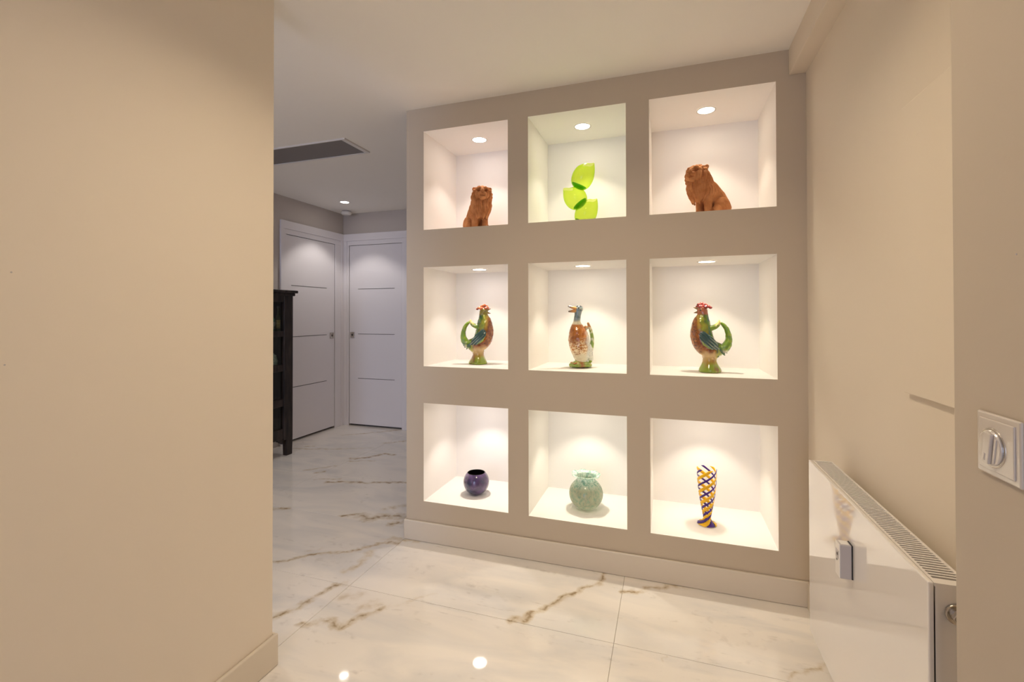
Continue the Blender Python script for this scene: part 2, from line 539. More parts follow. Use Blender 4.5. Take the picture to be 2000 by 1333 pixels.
wall_niche = tag(obj('wall_niche', bm, 'niche_face'), kind='structure')
for (x0, x1) in NX:
    for (z0, z1) in NZ:
        bm = bmesh.new()
        f = [bm.verts.new((x, D, z)) for x, z in ((x0, z0), (x1, z0), (x1, z1), (x0, z1))]
        k = [bm.verts.new((x, D + NDEP, z)) for x, z in ((x0, z0), (x1, z0), (x1, z1), (x0, z1))]
        for a in range(4):
            bm.faces.new((f[a], f[(a + 1) % 4], k[(a + 1) % 4], k[a]))
        bm.faces.new(k)
        obj('niche', bm, 'niche', wall_niche)

# ---- other walls
tag(obj('wall_left', boxbm(LWX - .14, LWX, YB, LWY, 0, CEIL), 'wall', bevel=.004), kind='structure')
for (y, z) in ((.631, 1.397), (.621, 1.191)):
    obj('nail_hole', tube(bmesh.new(), [(LWX - .002, y, z), (LWX + .0006, y, z)], [.0022, .0018], 10, cap=False, up=(0, 0, 1)), 'grey_plastic', bpy.data.objects['wall_left'])
tag(obj('wall_right', boxbm(XR, XR + .12, YB, D + .01, 0, CEIL), 'wall'), kind='structure')
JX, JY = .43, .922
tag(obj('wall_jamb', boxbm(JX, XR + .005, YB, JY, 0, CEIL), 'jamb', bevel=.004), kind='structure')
obj('nail_hole', tube(bmesh.new(), [(JX + .002, .778, 1.3776), (JX - .0006, .778, 1.3776)], [.0016, .0013], 10, cap=False, up=(0, 0, 1)), 'grey_plastic', bpy.data.objects['wall_jamb'])
tag(obj('wall_hall_left', boxbm(HX - .12, HX, YB, HY + .12, 0, CEIL), 'hall_wall'), kind='structure')
tag(obj('wall_hall_far', boxbm(HX - .12, XL + .12, HY, HY + .12, 0, CEIL), 'hall_wall'), kind='structure')
tag(obj('wall_hall_right', boxbm(XL, XL + .12, BK, HY, 0, CEIL), 'hall_wall'), kind='structure')

# back of the room, behind the camera: wall with two window openings to the daylight
bm = bmesh.new()
wx = [HX - .12, -3.55, -1.62, LWX - .14, -1.25, .05, XR + .12]
for a, b_, yy in ((0, 1, YG), (2, 3, YG), (3, 4, YB), (5, 6, YB)):
    box(bm, wx[a], wx[b_], yy - .1, yy, 0, CEIL)
for a, b_, yy in ((1, 2, YG), (4, 5, YB)):
    box(bm, wx[a], wx[b_], yy - .1, yy, 0, .15)
    box(bm, wx[a], wx[b_], yy - .1, yy, 2.35, CEIL)
tag(obj('wall_back', bm, 'wall'), kind='structure')
for n, (a, b_, YW) in enumerate(((wx[1], wx[2], YG), (wx[4], wx[5], YB))):
    bm = bmesh.new()
    for p in ((a, a + .05), (b_ - .05, b_), ((a + b_) / 2 - .03, (a + b_) / 2 + .03)):
        box(bm, p[0], p[1], YW - .08, YW - .02, .15, 2.35)
    for z in (.15, 2.30):
        box(bm, a, b_, YW - .08, YW - .02, z, z + .05)
    tag(obj('window_%d' % (n + 1), bm, 'plastic'), kind='structure')
    ld = bpy.data.lights.new('daylight_portal', 'AREA'); ld.shape = 'RECTANGLE'
    ld.size = b_ - a; ld.size_y = 2.2
    ld.cycles.is_portal = True
    lo = bpy.data.objects.new('daylight_portal', ld); COL.objects.link(lo)
    lo.location = ((a + b_) / 2, YW - .11, 1.25)
    lo.rotation_euler = (PI / 2, 0, 0)          # emits towards +y, into the room

# ---- boxed beam along the top of the right wall
tag(obj('trim_1', boxbm(.527, XR + .02, YB, D, 2.383, CEIL + .01), 'wall', bevel=.003), kind='structure')

# ---- skirtings
def skirting(name, pieces):
    bm = bmesh.new()
    for p in pieces:
        box(bm, *p)
    return tag(obj(name, bm, 'skirting', bevel=.006, seg=3), kind='structure')
skirting('baseboard_niche', [(XL - .012, XR, D - .014, D, 0, .115)])
skirting('baseboard_hall', [(XL - .012, XL, D, HY, 0, .115)])
skirting('baseboard_left', [(LWX, LWX + .014, YB, LWY + .014, 0, .118)])
skirting('baseboard_partition', [(LWX - .154, LWX, LWY, LWY + .014, 0, .118)])
skirting('baseboard_right', [(XR - .014, XR, JY, D - .014, 0, .115)])

# ---- flush painted panel on the right wall
tag(obj('trim_2', boxbm(XR - .014, XR + .003, .95, 1.466, 1.098, 1.835), 'wall', bevel=.002), kind='structure')

# ---- hall doors
def hall_door(name, w, leaf_x0, leaf_x1, hinge_sign, grooves, hand_x, frame_left, frame_right):
    """local frame: x along the wall, -y out of the wall, z up"""
    t = thing(name, None, None, kind='structure')
    LH0, LH1 = .022, 2.118
    leaf = obj('door_leaf', boxbm(leaf_x0, leaf_x1, -.004, .035, LH0, LH1), 'door', t, bevel=.002)
    for z in (1.606, 1.079, .559):
        obj('inlay_strip', boxbm(grooves[0], grooves[1], -.0055, -.003, z - .0026, z + .0026), 'groove', leaf)
    h = obj('handle', boxbm(hand_x - .031, hand_x + .031, -.010, -.003, 1.034, 1.100), 'chrome', leaf, bevel=.002)
    obj('keyhole', boxbm(hand_x - .008, hand_x + .008, -.0115, -.009, 1.056, 1.078), 'black', h)
    # stepped architrave: outer band and inner band, jambs and head
    fo0, fo1, TOPZ, ST, SH = frame_left, frame_right, 2.256, .046, .082
    def bar(x0, x1, z0, z1, d, nm):
        obj(nm, boxbm(x0, x1, d, -.0005, z0, z1), 'door', t, bevel=.003)
    bar(fo0, fo0 + ST, 0, TOPZ - SH, -.020, 'outer_jamb')
    bar(fo1 - ST, fo1, 0, TOPZ - SH, -.020, 'outer_jamb')
    bar(fo0, fo1, TOPZ - SH, TOPZ, -.020, 'outer_head')
    if leaf_x0 - .004 > fo0 + ST + .004: bar(fo0 + ST, leaf_x0 - .004, 0, LH1 + .004, -.012, 'inner_jamb')
    if fo1 - ST > leaf_x1 + .008: bar(leaf_x1 + .004, fo1 - ST, 0, LH1 + .004, -.012, 'inner_jamb')
    bar(fo0 + ST, fo1 - ST, LH1 + .004, TOPZ - SH, -.012, 'inner_head')
    obj('reveal', boxbm(leaf_x0 - .01, leaf_x1 + .01, .036, .045, 0, LH1 + .012), 'groove', t)
    return t
d1 = hall_door('door_1', .85, 3.73, 4.452, 1, (3.80, 4.322), 4.404, 3.650, 4.600)
d1.matrix_world = Matrix.Translation((HX, 0, 0)) @ Matrix.Rotation(PI / 2, 4, 'Z')
d2 = hall_door('door_2', .85, -3.562, -2.854, 1, (-3.440, -2.948), -3.518, -3.634, -2.780)
d2.location = (0, HY, 0)
# cut the reveals into the walls so that the leaves sit in openings
def cut(wall, x0, x1, y0, y1, z0, z1):
    c = obj('cutter', boxbm(x0, x1, y0, y1, z0, z1), None)
    md = wall.modifiers.new('opening', 'BOOLEAN'); md.object = c; md.operation = 'DIFFERENCE'; md.solver = 'EXACT'
    dg = bpy.context.evaluated_depsgraph_get()
    me = bpy.data.meshes.new_from_object(wall.evaluated_get(dg), depsgraph=dg)
    wall.modifiers.clear(); wall.data = me
    bpy.data.objects.remove(c)
cut(bpy.data.objects['wall_hall_left'], HX - .06, HX + .1, 3.718, 4.464, -.1, 2.132)
cut(bpy.data.objects['wall_hall_far'], -3.574, -2.842, HY - .1, HY + .06, -.1, 2.132)

# ================================================================== LAMPS
def downlight(label, loc, col, power, cone, blend_, group, r=.040, strength=28, name='recessed_spotlight'):
    t = thing(name, label, 'spotlight', loc, group=group)
    rim = lathe([(r + .008, 0), (r + .008, -.0025), (r + .001, -.003), (r - .001, .000)], 40, close_bottom=False)
    obj('rim', rim, 'plastic', t, smooth=True)
    lens = bmesh.new()
    bmesh.ops.create_circle(lens, cap_ends=True, segments=40, radius=r, matrix=Matrix.Translation((0, 0, -.0012)))
    obj('lens', lens, glow('lamp_lens', col, strength), t)
    ld = bpy.data.lights.new('spot_beam', 'SPOT')
    ld.energy = power; ld.color = col; ld.spot_size = math.radians(cone); ld.spot_blend = blend_
    ld.shadow_soft_size = .014
    lo = bpy.data.objects.new('spot_beam', ld); COL.objects.link(lo); lo.parent = t; lo.location = (0, 0, -.006)
    return t
PINK, CREAM, WARM = (1, .865, .755), (1, .905, .715), (1, .875, .695)
under = [['the terracotta lion facing straight out', 'the rooster jug with the orange comb', 'the purple glass bowl'],
         ['the stacked green glass buds', 'the duck jug', 'the frosted turquoise vase'],
         ['the terracotta lion turned sideways', 'the rooster jug with the crimson comb', 'the striped glass vase']]
for c, (x0, x1) in enumerate(NX):
    for r, (z0, z1) in enumerate(NZ):
        colr = (PINK, CREAM, WARM)[c] if r < 2 else ((1, .875, .77), (1, .905, .74), (1, .89, .73))[c]
        downlight('round recessed spotlight shining down on ' + under[c][r], ((x0 + x1) / 2, D + .2194, z1 - .0005),
                  colr, NICHE_POWER, 96, .45, 'spotlights in the niche ceilings')
downlight('small round recessed downlight in the hall ceiling before the doors', (-3.241, 4.108, CEIL - .0005),
          (1, .93, .86), HALL_POWER, 96, .4, None, r=.042, strength=30, name='recessed_downlight')
downlight('unseen downlight added behind the partition to brighten the hall', (-2.75, 1.70, CEIL - .0005),
          (1, .90, .80), HALL_POWER * 1.7, 140, .5, None, r=.042, strength=30, name='recessed_downlight')  # added fill for the dim hall, hidden from view by the partition
# area light added as corridor fill, unseen above the camera's view
ld = bpy.data.lights.new('corridor_fill_light', 'AREA'); ld.shape = 'DISK'; ld.size = .30
ld.spread = 2.5
ld.energy = CORRIDOR_FILL_POWER; ld.color = (1, .82, .59)
lo = bpy.data.objects.new('corridor_fill_light', ld); COL.objects.link(lo); lo.location = (-.42, 1.15, CEIL - .03)

# smoke detector
t = thing('smoke_detector', 'round white smoke detector on the hall ceiling above the door corner', 'detector', (-3.50, 4.47, CEIL))
obj('mounting_plate', lathe([(.048, 0), (.048, -.010), (.044, -.012)], 40), 'grey_plastic', t, smooth=False)
obj('housing', lathe([(.055, -.012), (.057, -.020), (.055, -.036), (.047, -.043), (.02, -.045), (.0005, -.045)], 40), 'plastic', t, smooth=True)

# ceiling vent in the hall
t = thing('ceiling_vent', 'long dark rectangular vent panel with pale rim in the hall ceiling', 'vent', (-2.40, 2.756, CEIL))
bm = bmesh.new()
vx0, vx1, vy0, vy1 = -.60, .305, -.134, .134
for p in ((vx0 - .02, vx0, vy0 - .02, vy1 + .02), (vx1, vx1 + .032, vy0 - .008, vy1 + .008), (vx0, vx1, vy0 - .008, vy0), (vx0, vx1, vy1, vy1 + .008)):
    box(bm, *p, -.010, 0)
obj('frame', bm, 'vent_frame', t)
obj('panel', boxbm(vx0, vx1, vy0, vy1, -.004, 0), 'vent_dark', t)

# ================================================================== RADIATOR
RX0, RX1, RY0, RY1, RZ0, RZ1 = .488, .562, 1.138, 1.957, .150, .770
t = thing('radiator', 'glossy white flat panel radiator with slatted top on the side wall', 'radiator', (RX0, RY0, 0))
def rl(x0, x1, y0, y1, z0, z1):
    return boxbm(x0 - RX0, x1 - RX0, y0 - RY0, y1 - RY0, z0, z1)
obj('front_panel', rl(RX0, RX0 + .010, RY0, RY1, RZ0, RZ1), 'rad', t, bevel=.003, seg=3)
obj('side_panel', rl(RX0 + .0125, RX1, RY0 + .002, RY0 + .005, RZ0 + .01, RZ1 - .004), 'rad', t, bevel=.001)
obj('side_panel', rl(RX0 + .0125, RX1, RY1 - .005, RY1 - .002, RZ0 + .01, RZ1 - .004), 'rad', t, bevel=.001)
obj('back_panel', rl(RX1 - .004, RX1, RY0 + .005, RY1 - .005, RZ0 + .01, RZ1 - .006), 'rad', t)
obj('convector_core', rl(RX0 + .02, RX1 - .008, RY0 + .01, RY1 - .01, RZ0 + .02, RZ1 - .05), 'rad_in', t)
gx0, gx1 = RX0 + .0165, RX1 - .005
gr = bmesh.new()
for p in ((RX0 + .0108, gx0, RY0 + .001, RY1 - .001), (gx1, RX1 + .001, RY0 + .001, RY1 - .001), (gx0, gx1, RY0 + .001, RY0 + .022), (gx0, gx1, RY1 - .010, RY1 - .001)):
    box(gr, p[0] - RX0, p[1] - RX0, p[2] - RY0, p[3] - RY0, RZ1 - .008, RZ1 - .001)
grille = obj('top_grille', gr, 'rad', t)
ns = 70
y0s, y1s = RY0 + .022, RY1 - .010
pitch = (y1s - y0s) / ns
slat = bpy.data.meshes.new('slat')
sb = boxbm(gx0 - RX0, gx1 - RX0, -pitch * .20, pitch * .20, RZ1 - .006, RZ1 - .0015); bmesh.ops.recalc_face_normals(sb, faces=sb.faces)
sb.to_mesh(slat); sb.free(); slat.materials.append(M['rad'])
for k in range(1, ns):
    o = bpy.data.objects.new('slat', slat); COL.objects.link(o); o.parent = grille
    o.location = (0, y0s + pitch * k - RY0, 0)
# valve at the near end
v = obj('valve', tube(bmesh.new(), [(.046, .001, .714), (.046, -.022, .714), (.046, -.040, .706), (.046, -.052, .690), (.046, -.055, .660)], [.013, .011, .011, .011, .009], 20, up=(1, 0, 0)), 'chrome', t, smooth=True)
c = tube(bmesh.new(), [(.046, .0022, .714), (.046, -.004, .714)], [.020, .020], 28, cap=False, up=(1, 0, 0))
obj('collar', c, 'chrome', v, bevel=.002)
c = tube(bmesh.new(), [(.046, -.010, .714), (.046, -.020, .714)], [.015, .015], 6, cap=False, up=(1, 0, 0))
obj('hex_nut', c, 'chrome', v, bevel=.001)
p_ = obj('supply_pipe', tube(bmesh.new(), [(.046, -.055, .67), (.046, -.055, .0)], [.007, .007], 14, cap=False, up=(1, 0, 0)), 'chrome', t, smooth=True)
for yy in (.12, .70):
    obj('wall_bracket', boxbm(RX1 - RX0, XR - RX0 - .0005, yy - .02, yy + .02, .30, .70), 'rad', t)

# heat meter clipped on the radiator
t = thing('heat_meter', 'small white heat meter box with grey sides clipped on the radiator front', 'meter', (RX0 + .0008, 1.548, .607))
obj('mounting_plate', boxbm(-.004, 0, -.0165, .0165, -.047, .047), 'black', t)
body = obj('housing', boxbm(-.031, -.004, -.0175, .0175, -.047, .047), 'grey_plastic', t, bevel=.002)
fc = obj('faceplate', boxbm(-.0335, -.031, -.0172, .0172, -.0467, .0467), 'plastic', t, bevel=.001)
obj('display', boxbm(-.0345, -.0332, -.011, .011, .004, .026), 'grey_plastic', fc)
obj('indicator', tube(bmesh.new(), [(-.0346, -.004, .016), (-.0352, -.004, .016)], [.004, .004], 12, cap=False, up=(0, 0, 1)), 'black', fc)
obj('indicator', tube(bmesh.new(), [(-.0340, .002, -.002), (-.0346, .002, -.002)], [.003, .003], 12, cap=False, up=(0, 0, 1)), 'black', fc)
obj('top_label', boxbm(-.028, -.008, -.012, .012, .0466, .0476), 'plastic', t)

# ================================================================== DIMMER SWITCH
t = thing('dimmer_switch', 'satin square wall dimmer switch with round ridged knob', 'switch', (JX - .0003, .8085, 1.1195))
def sq(w, h, d0, d1):
    return boxbm(-d1, -d0, -w / 2, w / 2, -h / 2, h / 2)
obj('plate', sq(.088, .086, 0, .005), 'switch', t, bevel=.0025, seg=3)
obj('insert', sq(.071, .070, .0045, .0072), 'switch', t, bevel=.0022, seg=3)
KY, KZ = .006, -.003
ring = tube(bmesh.new(), [(-.0070, KY, KZ), (-.0086, KY, KZ)], [.0275, .0265], 48, cap=False, up=(0, 0, 1))
obj('ring', ring, 'chrome', t, bevel=.0006)
kn = obj('knob', tube(bmesh.new(), [(-.0080, KY, KZ), (-.0112, KY, KZ)], [.0245, .0235], 48, cap=False, up=(0, 0, 1)), 'switch', t, bevel=.0015)
for y0, y1, d in ((-.0075, .0075, .0150), (-.0150, -.0110, .0125), (.0110, .0150, .0125)):
    zl = math.sqrt(.0232 ** 2 - max(abs(y0), abs(y1)) ** 2) - .0006
    gb = boxbm(-d, -.0108, y0, y1, -zl, zl)
    bmesh.ops.rotate(gb, verts=gb.verts, cent=(0, 0, 0), matrix=Matrix.Rotation(.16, 3, 'X'))
    bmesh.ops.translate(gb, verts=gb.verts, vec=(0, KY, KZ))
    obj('grip', gb, 'switch', kn, bevel=.0012, seg=3)
mk = boxbm(-.0154, -.0148, -.0012, .0012, -.018, -.008)
bmesh.ops.rotate(mk, verts=mk.verts, cent=(0, 0, 0), matrix=Matrix.Rotation(.16, 3, 'X'))
bmesh.ops.translate(mk, verts=mk.verts, vec=(0, KY, KZ))
obj('pointer_mark', mk, 'grey_plastic', kn)

# ================================================================== CABINET IN THE HALL
CX, CY1, CW = -3.34, 3.500, .92      # front plane, far end, width along the wall
t = thing('display_cabinet', 'dark carved wooden display cabinet standing against the hall wall', 'cabinet', (HX + .02, CY1, 0))
cd_ = CX - (HX + .02)                # depth
obj('top', boxbm(-.01, cd_ + .030, -CW - .035, .035, 1.506, 1.532), 'dark_wood', t, bevel=.006, seg=3)
obj('cornice', boxbm(0, cd_ + .014, -CW - .015, .015, 1.480, 1.508), 'dark_wood', t, bevel=.006)
for yy in (-CW, -.105):
    obj('post', boxbm(cd_ - .05, cd_, yy, yy + .105, .150, 1.485), 'dark_wood', t, bevel=.004)
for (yy, xx) in ((-CW, cd_ - .05), (-.075, cd_ - .05), (-CW, 0), (-.075, 0)):
    lb = bmesh.new()
    q = [(.0, .0), (.075, .0), (.075, .05), (.0, .05)]
    lo_ = [lb.verts.new((xx + .003 + y * .88, yy + .004 + x * .90, 0)) for x, y in q]
    hi_ = [lb.verts.new((xx + y, yy + x, .19)) for x, y in q]
    lb.faces.new(lo_); lb.faces.new(hi_)
    for a in range(4): lb.faces.new((lo_[a], lo_[(a + 1) % 4], hi_[(a + 1) % 4], hi_[a]))
    obj('leg', lb, 'dark_wood', t, bevel=.003)
for z0, z1 in ((1.422, 1.484), (1.103, 1.155), (.785, .845), (.462, .528), (.165, .255)):
    obj('rail', boxbm(cd_ - .040, cd_ - .006, -CW + .1, -.1, z0, z1), 'dark_wood', t, bevel=.004)
for z in (1.130, .815, .495, .205):
    obj('shelf', boxbm(.01, cd_ - .04, -CW + .02, -.02, z - .011, z + .011), 'dark_wood', t)
obj('side_panel', boxbm(0, cd_ - .05, -.025, 0, .17, 1.485), 'dark_wood', t)
obj('side_panel', boxbm(0, cd_ - .05, -CW, -CW + .025, .17, 1.485), 'dark_wood', t)
obj('back_panel', boxbm(0, .012, -CW, 0, .17, 1.485), 'dark_wood', t)
# scalloped apron
ap = bmesh.new()
n = 144
for k in range(n):
    ya, yb = -.10 - (CW - .2) * k / n, -.10 - (CW - .2) * (k + 1) / n
    def drop(y):
        d = min(-y - .10, CW + y - .10)           # distance from the nearer post
        return .160 - .045 * max(0, 1 - d / .075) - .008 * abs(math.sin(d * PI / .025)) * (d < .075)
    za, zb = drop(ya), drop(yb)
    vs = [(cd_ - .034, ya, za), (cd_ - .034, yb, zb), (cd_ - .034, yb, .17), (cd_ - .034, ya, .17)]
    fr_ = [ap.verts.new(p) for p in vs]; bk_ = [ap.verts.new((p[0] + .022, p[1], p[2])) for p in vs]
    ap.faces.new(fr_); ap.faces.new(bk_)
    for a in range(4): ap.faces.new((fr_[a], fr_[(a + 1) % 4], bk_[(a + 1) % 4], bk_[a]))
bmesh.ops.remove_doubles(ap, verts=ap.verts, dist=1e-5)
obj('apron', ap, 'dark_wood', t)
for z0, z1 in ((1.155, 1.422), (.845, 1.103), (.528, .785), (.255, .462)):
    obj('pane', boxbm(cd_ - .024, cd_ - .021, -CW + .1, -.1, z0, z1), 'pane', t)

def bottle(label, loc, prof, mat, bandmat, band, capmat, capz, group=None):
    b_ = thing('bottle', label, 'bottle', loc, group=group)
    g_ = obj('glass_body', lathe(prof, 24), mat, b_, smooth=True)
    r_ = band[2]
    obj('paper_label', lathe([(r_, band[0]), (r_ + .0006, band[0]), (r_ + .0006, band[1]), (r_, band[1])], 24, close_bottom=False), bandmat, b_, smooth=True)
    obj('stopper', lathe([(.011, capz), (.012, capz + .012), (.010, capz + .02), (.0005, capz + .021)], 16), capmat, b_, smooth=True)
M['amber_glass'] = paint('olive_bottle_glass', (.10, .11, .03), .08, 60, 0, .5)
M['green_glass'] = paint('green_bottle_glass', (.05, .16, .09), .08, 60, 0, .5)
M['yellow_label'] = mottled('yellow_paper_label', (.42, .30, .06), (.62, .50, .20), 40, .6)
M['pale_label'] = mottled('pale_paper_label', (.35, .40, .33), (.6, .62, .55), 40, .6)
bp = [(.030, 0), (.033, .004), (.033, .110), (.028, .135), (.012, .165), (.011, .225)]
bottle('olive glass bottle with yellow label on the upper cabinet shelf', (-3.452, 3.434, 1.1415), bp, 'amber_glass', 'yellow_label', (.035, .115, .0332), 'groove', .225)
bottle('green glass bottle on the upper cabinet shelf beside the yellow-labelled one', (-3.452, 3.356, 1.1415), [(r, z * .95) for r, z in bp], 'green_glass', 'pale_label', (.03, .10, .0332), 'groove', .214)
jar = thing('jar', 'small pale green jar on the middle cabinet shelf', 'jar', (-3.452, 3.375, .8265))
obj('jar_body', lathe([(.030, 0), (.040, .01), (.043, .05), (.034, .085), (.028, .095)], 28), mottled('celadon', (.30, .42, .36), (.55, .62, .54), 60, .2), jar, smooth=True)
obj('lid', lathe([(.031, .095), (.031, .104), (.012, .112), (.008, .122), (.0005, .124)], 28), mottled('celadon_lid', (.35, .46, .40), (.6, .66, .58), 60, .2), jar, smooth=True)
# ================================================================== NICHE OBJECTS
def at(c, r, dy=.195, dx=0.0):
    return ((NX[c][0] + NX[c][1]) / 2 + dx, D + dy, NZ[r][0] + .0008)

# ---- terracotta lions (one skin each)
def lion_mesh(yaw):
    """sitting lion facing -y, head turned by yaw"""
    H0 = Vector((0, -.040, .215))
    HM = Matrix.Translation(H0) @ Matrix.Rotation(yaw, 4, 'Z') @ Matrix.Rotation(-.15, 4, 'X') @ Matrix.Translation(-H0) @ Matrix.Translation((0, -.010, 0))
    bm = bmesh.new()
    tube(bm, [(0, .095, .058), (0, .060, .100), (0, .010, .150)], [.056, .060, .055], 20)            # trunk
    ell(bm, (0, .095, .048), (.058, .050, .048))
    for s in (-1, 1):
        ell(bm, (s * .050, .066, .056), (.028, .048, .052), (.35, 0, 0))                             # thigh
        ell(bm, (s * .058, .028, .034), (.022, .026, .030))                                            # knee
        tube(bm, [(s * .060, .06, .016), (s * .064, .000, .013)], [.018, .016], 12)                   # hind foot
        ell(bm, (s * .064, -.008, .012), (.018, .022, .013))
        tube(bm, [(s * .032, .002, .135), (s * .033, -.006, .075), (s * .034, -.008, .020)], [.028, .021, .018], 14)
        ell(bm, (s * .034, -.022, .012), (.019, .028, .014))                                           # front paw
        ell(bm, (s * .038, .006, .135), (.026, .034, .045))                                            # shoulder
    ell(bm, (0, -.010, .175), (.052, .050, .070))                                                      # neck
    ell(bm, (0, -.046, .138), (.043, .038, .056))
    ell(bm, (0, -.040, .170), (.048, .040, .050))
    # mane locks hanging round the neck in three overlapping rows
    rnd = random.Random(3)
    for row, (n, r0, z0, r1, z1, r2, z2, w) in enumerate(((15, .036, .175, .048, .138, .030, .092, .0125), (17, .038, .205, .053, .168, .045, .118, .0120), (17, .040, .240, .054, .212, .052, .165, .0115))):
        for k in range(n):
            a = 2 * PI * (k + .5 * row) / n + rnd.uniform(-.07, .07)
            front = max(0, math.cos(a)) if row < 2 else 0
            dz = rnd.uniform(-.012, .008) - .014 * front
            if row == 2 and abs(a if a < PI else a - 2 * PI) < .9:
                continue                                                                              # leave the face free
            sx, sy = math.sin(a), -math.cos(a)
            cy = -.034 if row < 2 else -.038
            q = [(r0 * sx, cy + r0 * sy, z0), (r1 * sx + .004 * math.sin(k * 2.1), cy + r1 * sy, z1 + dz * .5), (r2 * sx + .006 * math.sin(k * 1.3), cy + r2 * sy * .95, z2 + dz)]
            tube(bm, catmull(q, 4), np.interp(np.linspace(0, 1, 9), [0, .5, 1], [w * .7, w, .0050]), 10)
    # head
    hb = bmesh.new()
    ell(hb, (0, -.060, .224), (.042, .040, .043))                                                      # skull
    for k in range(15):                                                                               # fringe round the face
        a = math.radians(-142 + 284 * k / 14)
        ell(hb, (.049 * math.sin(a), -.050, .213 + .049 * math.cos(a)), (.0125, .020, .0150), (0, a, 0), 2)
    for s in (-1, 1):
        ell(hb, (s * .047, -.042, .256), (.0125, .008, .0130), (0, s * .5, 0))                         # ear
        tube(hb, [(s * .006, -.098, .2420), (s * .020, -.0960, .2440), (s * .034, -.084, .2380)], [.0070, .0080, .0060], 10)  # brow
        ell(hb, (s * .0100, -.1080, .2020), (.0150, .0140, .0130))                                     # whisker pad
        ell(hb, (s * .0240, -.0800, .2060), (.0200, .0200, .0260), (0, s * .3, 0))                     # cheek
    ell(hb, (0, -.094, .203), (.0250, .024, .022))                                                      # muzzle
    tube(hb, [(0, -.086, .244), (0, -.104, .230), (0, -.117, .2180)], [.0150, .0125, .0110], 14)
    ell(hb, (0, -.122, .2135), (.0125, .0065, .0070))                                                   # nose
    ell(hb, (0, -.090, .1850), (.0200, .0200, .0145))                                                   # chin
    bmesh.ops.transform(hb, matrix=HM, verts=hb.verts)
    tm = bpy.data.meshes.new('t'); hb.to_mesh(tm); hb.free(); bm.from_mesh(tm); bpy.data.meshes.remove(tm)
    tube(bm, [(.02, .135, .02), (.065, .125, .014), (.086, .08, .012), (.088, .04, .012)], [.010, .009, .009, .013], 10)
    me = remesh(bm, .0018, 5)
    P = coords(me); N = normals(me)
    IM = np.array(HM.inverted()); Q = P @ IM[:3, :3].T + IM[:3, 3]                                      # head frame
    x, y, z = Q.T
    face = np.exp(-((x / .036) ** 4 + ((z - .210) / .040) ** 4)) * sstep(-.062, -.078, y)
    mane = (1 - face) * sstep(.085, .115, P[:, 2]) * sstep(.080, .045, P[:, 1])
    ang = np.arctan2(P[:, 0], -(P[:, 1] + .034))
    fine = np.array([noise.noise(Vector((math.sin(a) * 9, math.cos(a) * 9, c * 26))) for a, c in zip(ang, P[:, 2])])
    comb = np.sin(ang * 46 + fine * 5.0)
    P = P + N * (mane * (comb * .0016 + fine * .0034))[:, None] + N * (nz3(P, 70, 3.1) * .0006)[:, None]
    def dent(c, r, d):
        nonlocal P
        q = np.linalg.norm((Q - np.array(c)) / np.array(r), axis=1)
        w = np.clip(1 - q, 0, 1) ** .6
        off = np.array(HM.to_3x3() @ Vector((0, 1, 0)))
        P = P + (w * d)[:, None] * off[None]
    for s in (-1, 1):
        dent((s * .0185, -.098, .2285), (.0125, .035, .0090), .0200)      # eyes
        dent((s * .0055, -.126, .2100), (.0045, .02, .0040), .0070)       # nostrils
        dent((s * .0480, -.050, .2580), (.0080, .02, .0090), .0090)       # ear hollow
    dent((0, -.112, .1925), (.0200, .035, .0062), .0190)                   # mouth
    dent((0, -.122, .2030), (.0025, .020, .0080), .0050)
    P[:, 2] = np.maximum(P[:, 2], .0004)
    set_coords(me, P)
    me.name = 'terracotta_lion'
    return me
def put_lion(label, loc, rz, yaw, sc=1.0):
    o = obj('terracotta_lion', lion_mesh(yaw), 'terracotta', loc=loc)
    o.rotation_euler = (0, 0, rz); o.scale = (sc,) * 3
    tag(o, label, 'sculpture', 'terracotta lions in the top niches')
    return o
put_lion('small terracotta lion sitting upright, facing straight out beside the green glass niche', at(0, 0, .190, .012), math.radians(46), math.radians(-22), .965)
put_lion('terracotta lion sitting turned sideways in the niche beside the boxed beam', at(2, 0, .19, -.010), math.radians(-56), math.radians(26), .975)

# ---- green glass buds stacked on one another
M['lime_glass'] = thin_glass('lime_glass', (.84, .93, .30), .03, .10, (.50, .72, .02), 2.6)
M['deep_green_glass'] = thin_glass('thick_green_glass', (.22, .70, .10), .03, .22, (.05, .42, .02), 1.6)
def bud_mesh(r, h, seed):
    prof = []
    for k in range(19):
        u = k / 18
        # egg that closes towards an open, pointed mouth
        a = u * 2.66
        rr = r * math.sin(min(a + .12, PI)) ** .85
        zz = h * (.5 - .5 * math.cos(a * 1.02)) / .89
        prof.append((max(rr, .002), zz))
    def wave(i, a, rr, z):
        w = max(0, (i - 12) / 6) ** 2
        return rr * (1 + .10 * w * math.cos(2 * a + seed)), z + .016 * w * math.cos(a + seed) + .004 * w * math.cos(3 * a)
    return lathe(prof, 40, wave)
t = thing('glass_bud_sculpture', 'lime green blown glass sculpture of three stacked tilted buds', 'sculpture', at(1, 0, .195, -.012))
for (c, base, tip, r, seed) in (
        ('low', (.006, 0, .004), (.060, -.01, .126), .060, 0.3),
        ('mid', (.016, 0, .108), (-.056, -.01, .202), .062, 2.9),
        ('top', (-.014, 0, .208), (.044, -.01, .326), .060, 0.3)):
    base = Vector(base); tip = Vector(tip); ax = tip - base
    o = obj('glass_bud', bud_mesh(r, ax.length, seed), 'lime_glass', t, smooth=True)
    q = Vector((0, 0, 1)).rotation_difference(ax.normalized())
    o.rotation_mode = 'QUATERNION'; o.rotation_quaternion = q; o.location = base + ax.normalized() * .004
    k = obj('thick_base', lathe([(.0005, .001), (.018, .003), (.034, .010), (.044, .021), (.042, .024), (.028, .016), (.0005, .012)], 32), 'deep_green_glass', o, smooth=True)

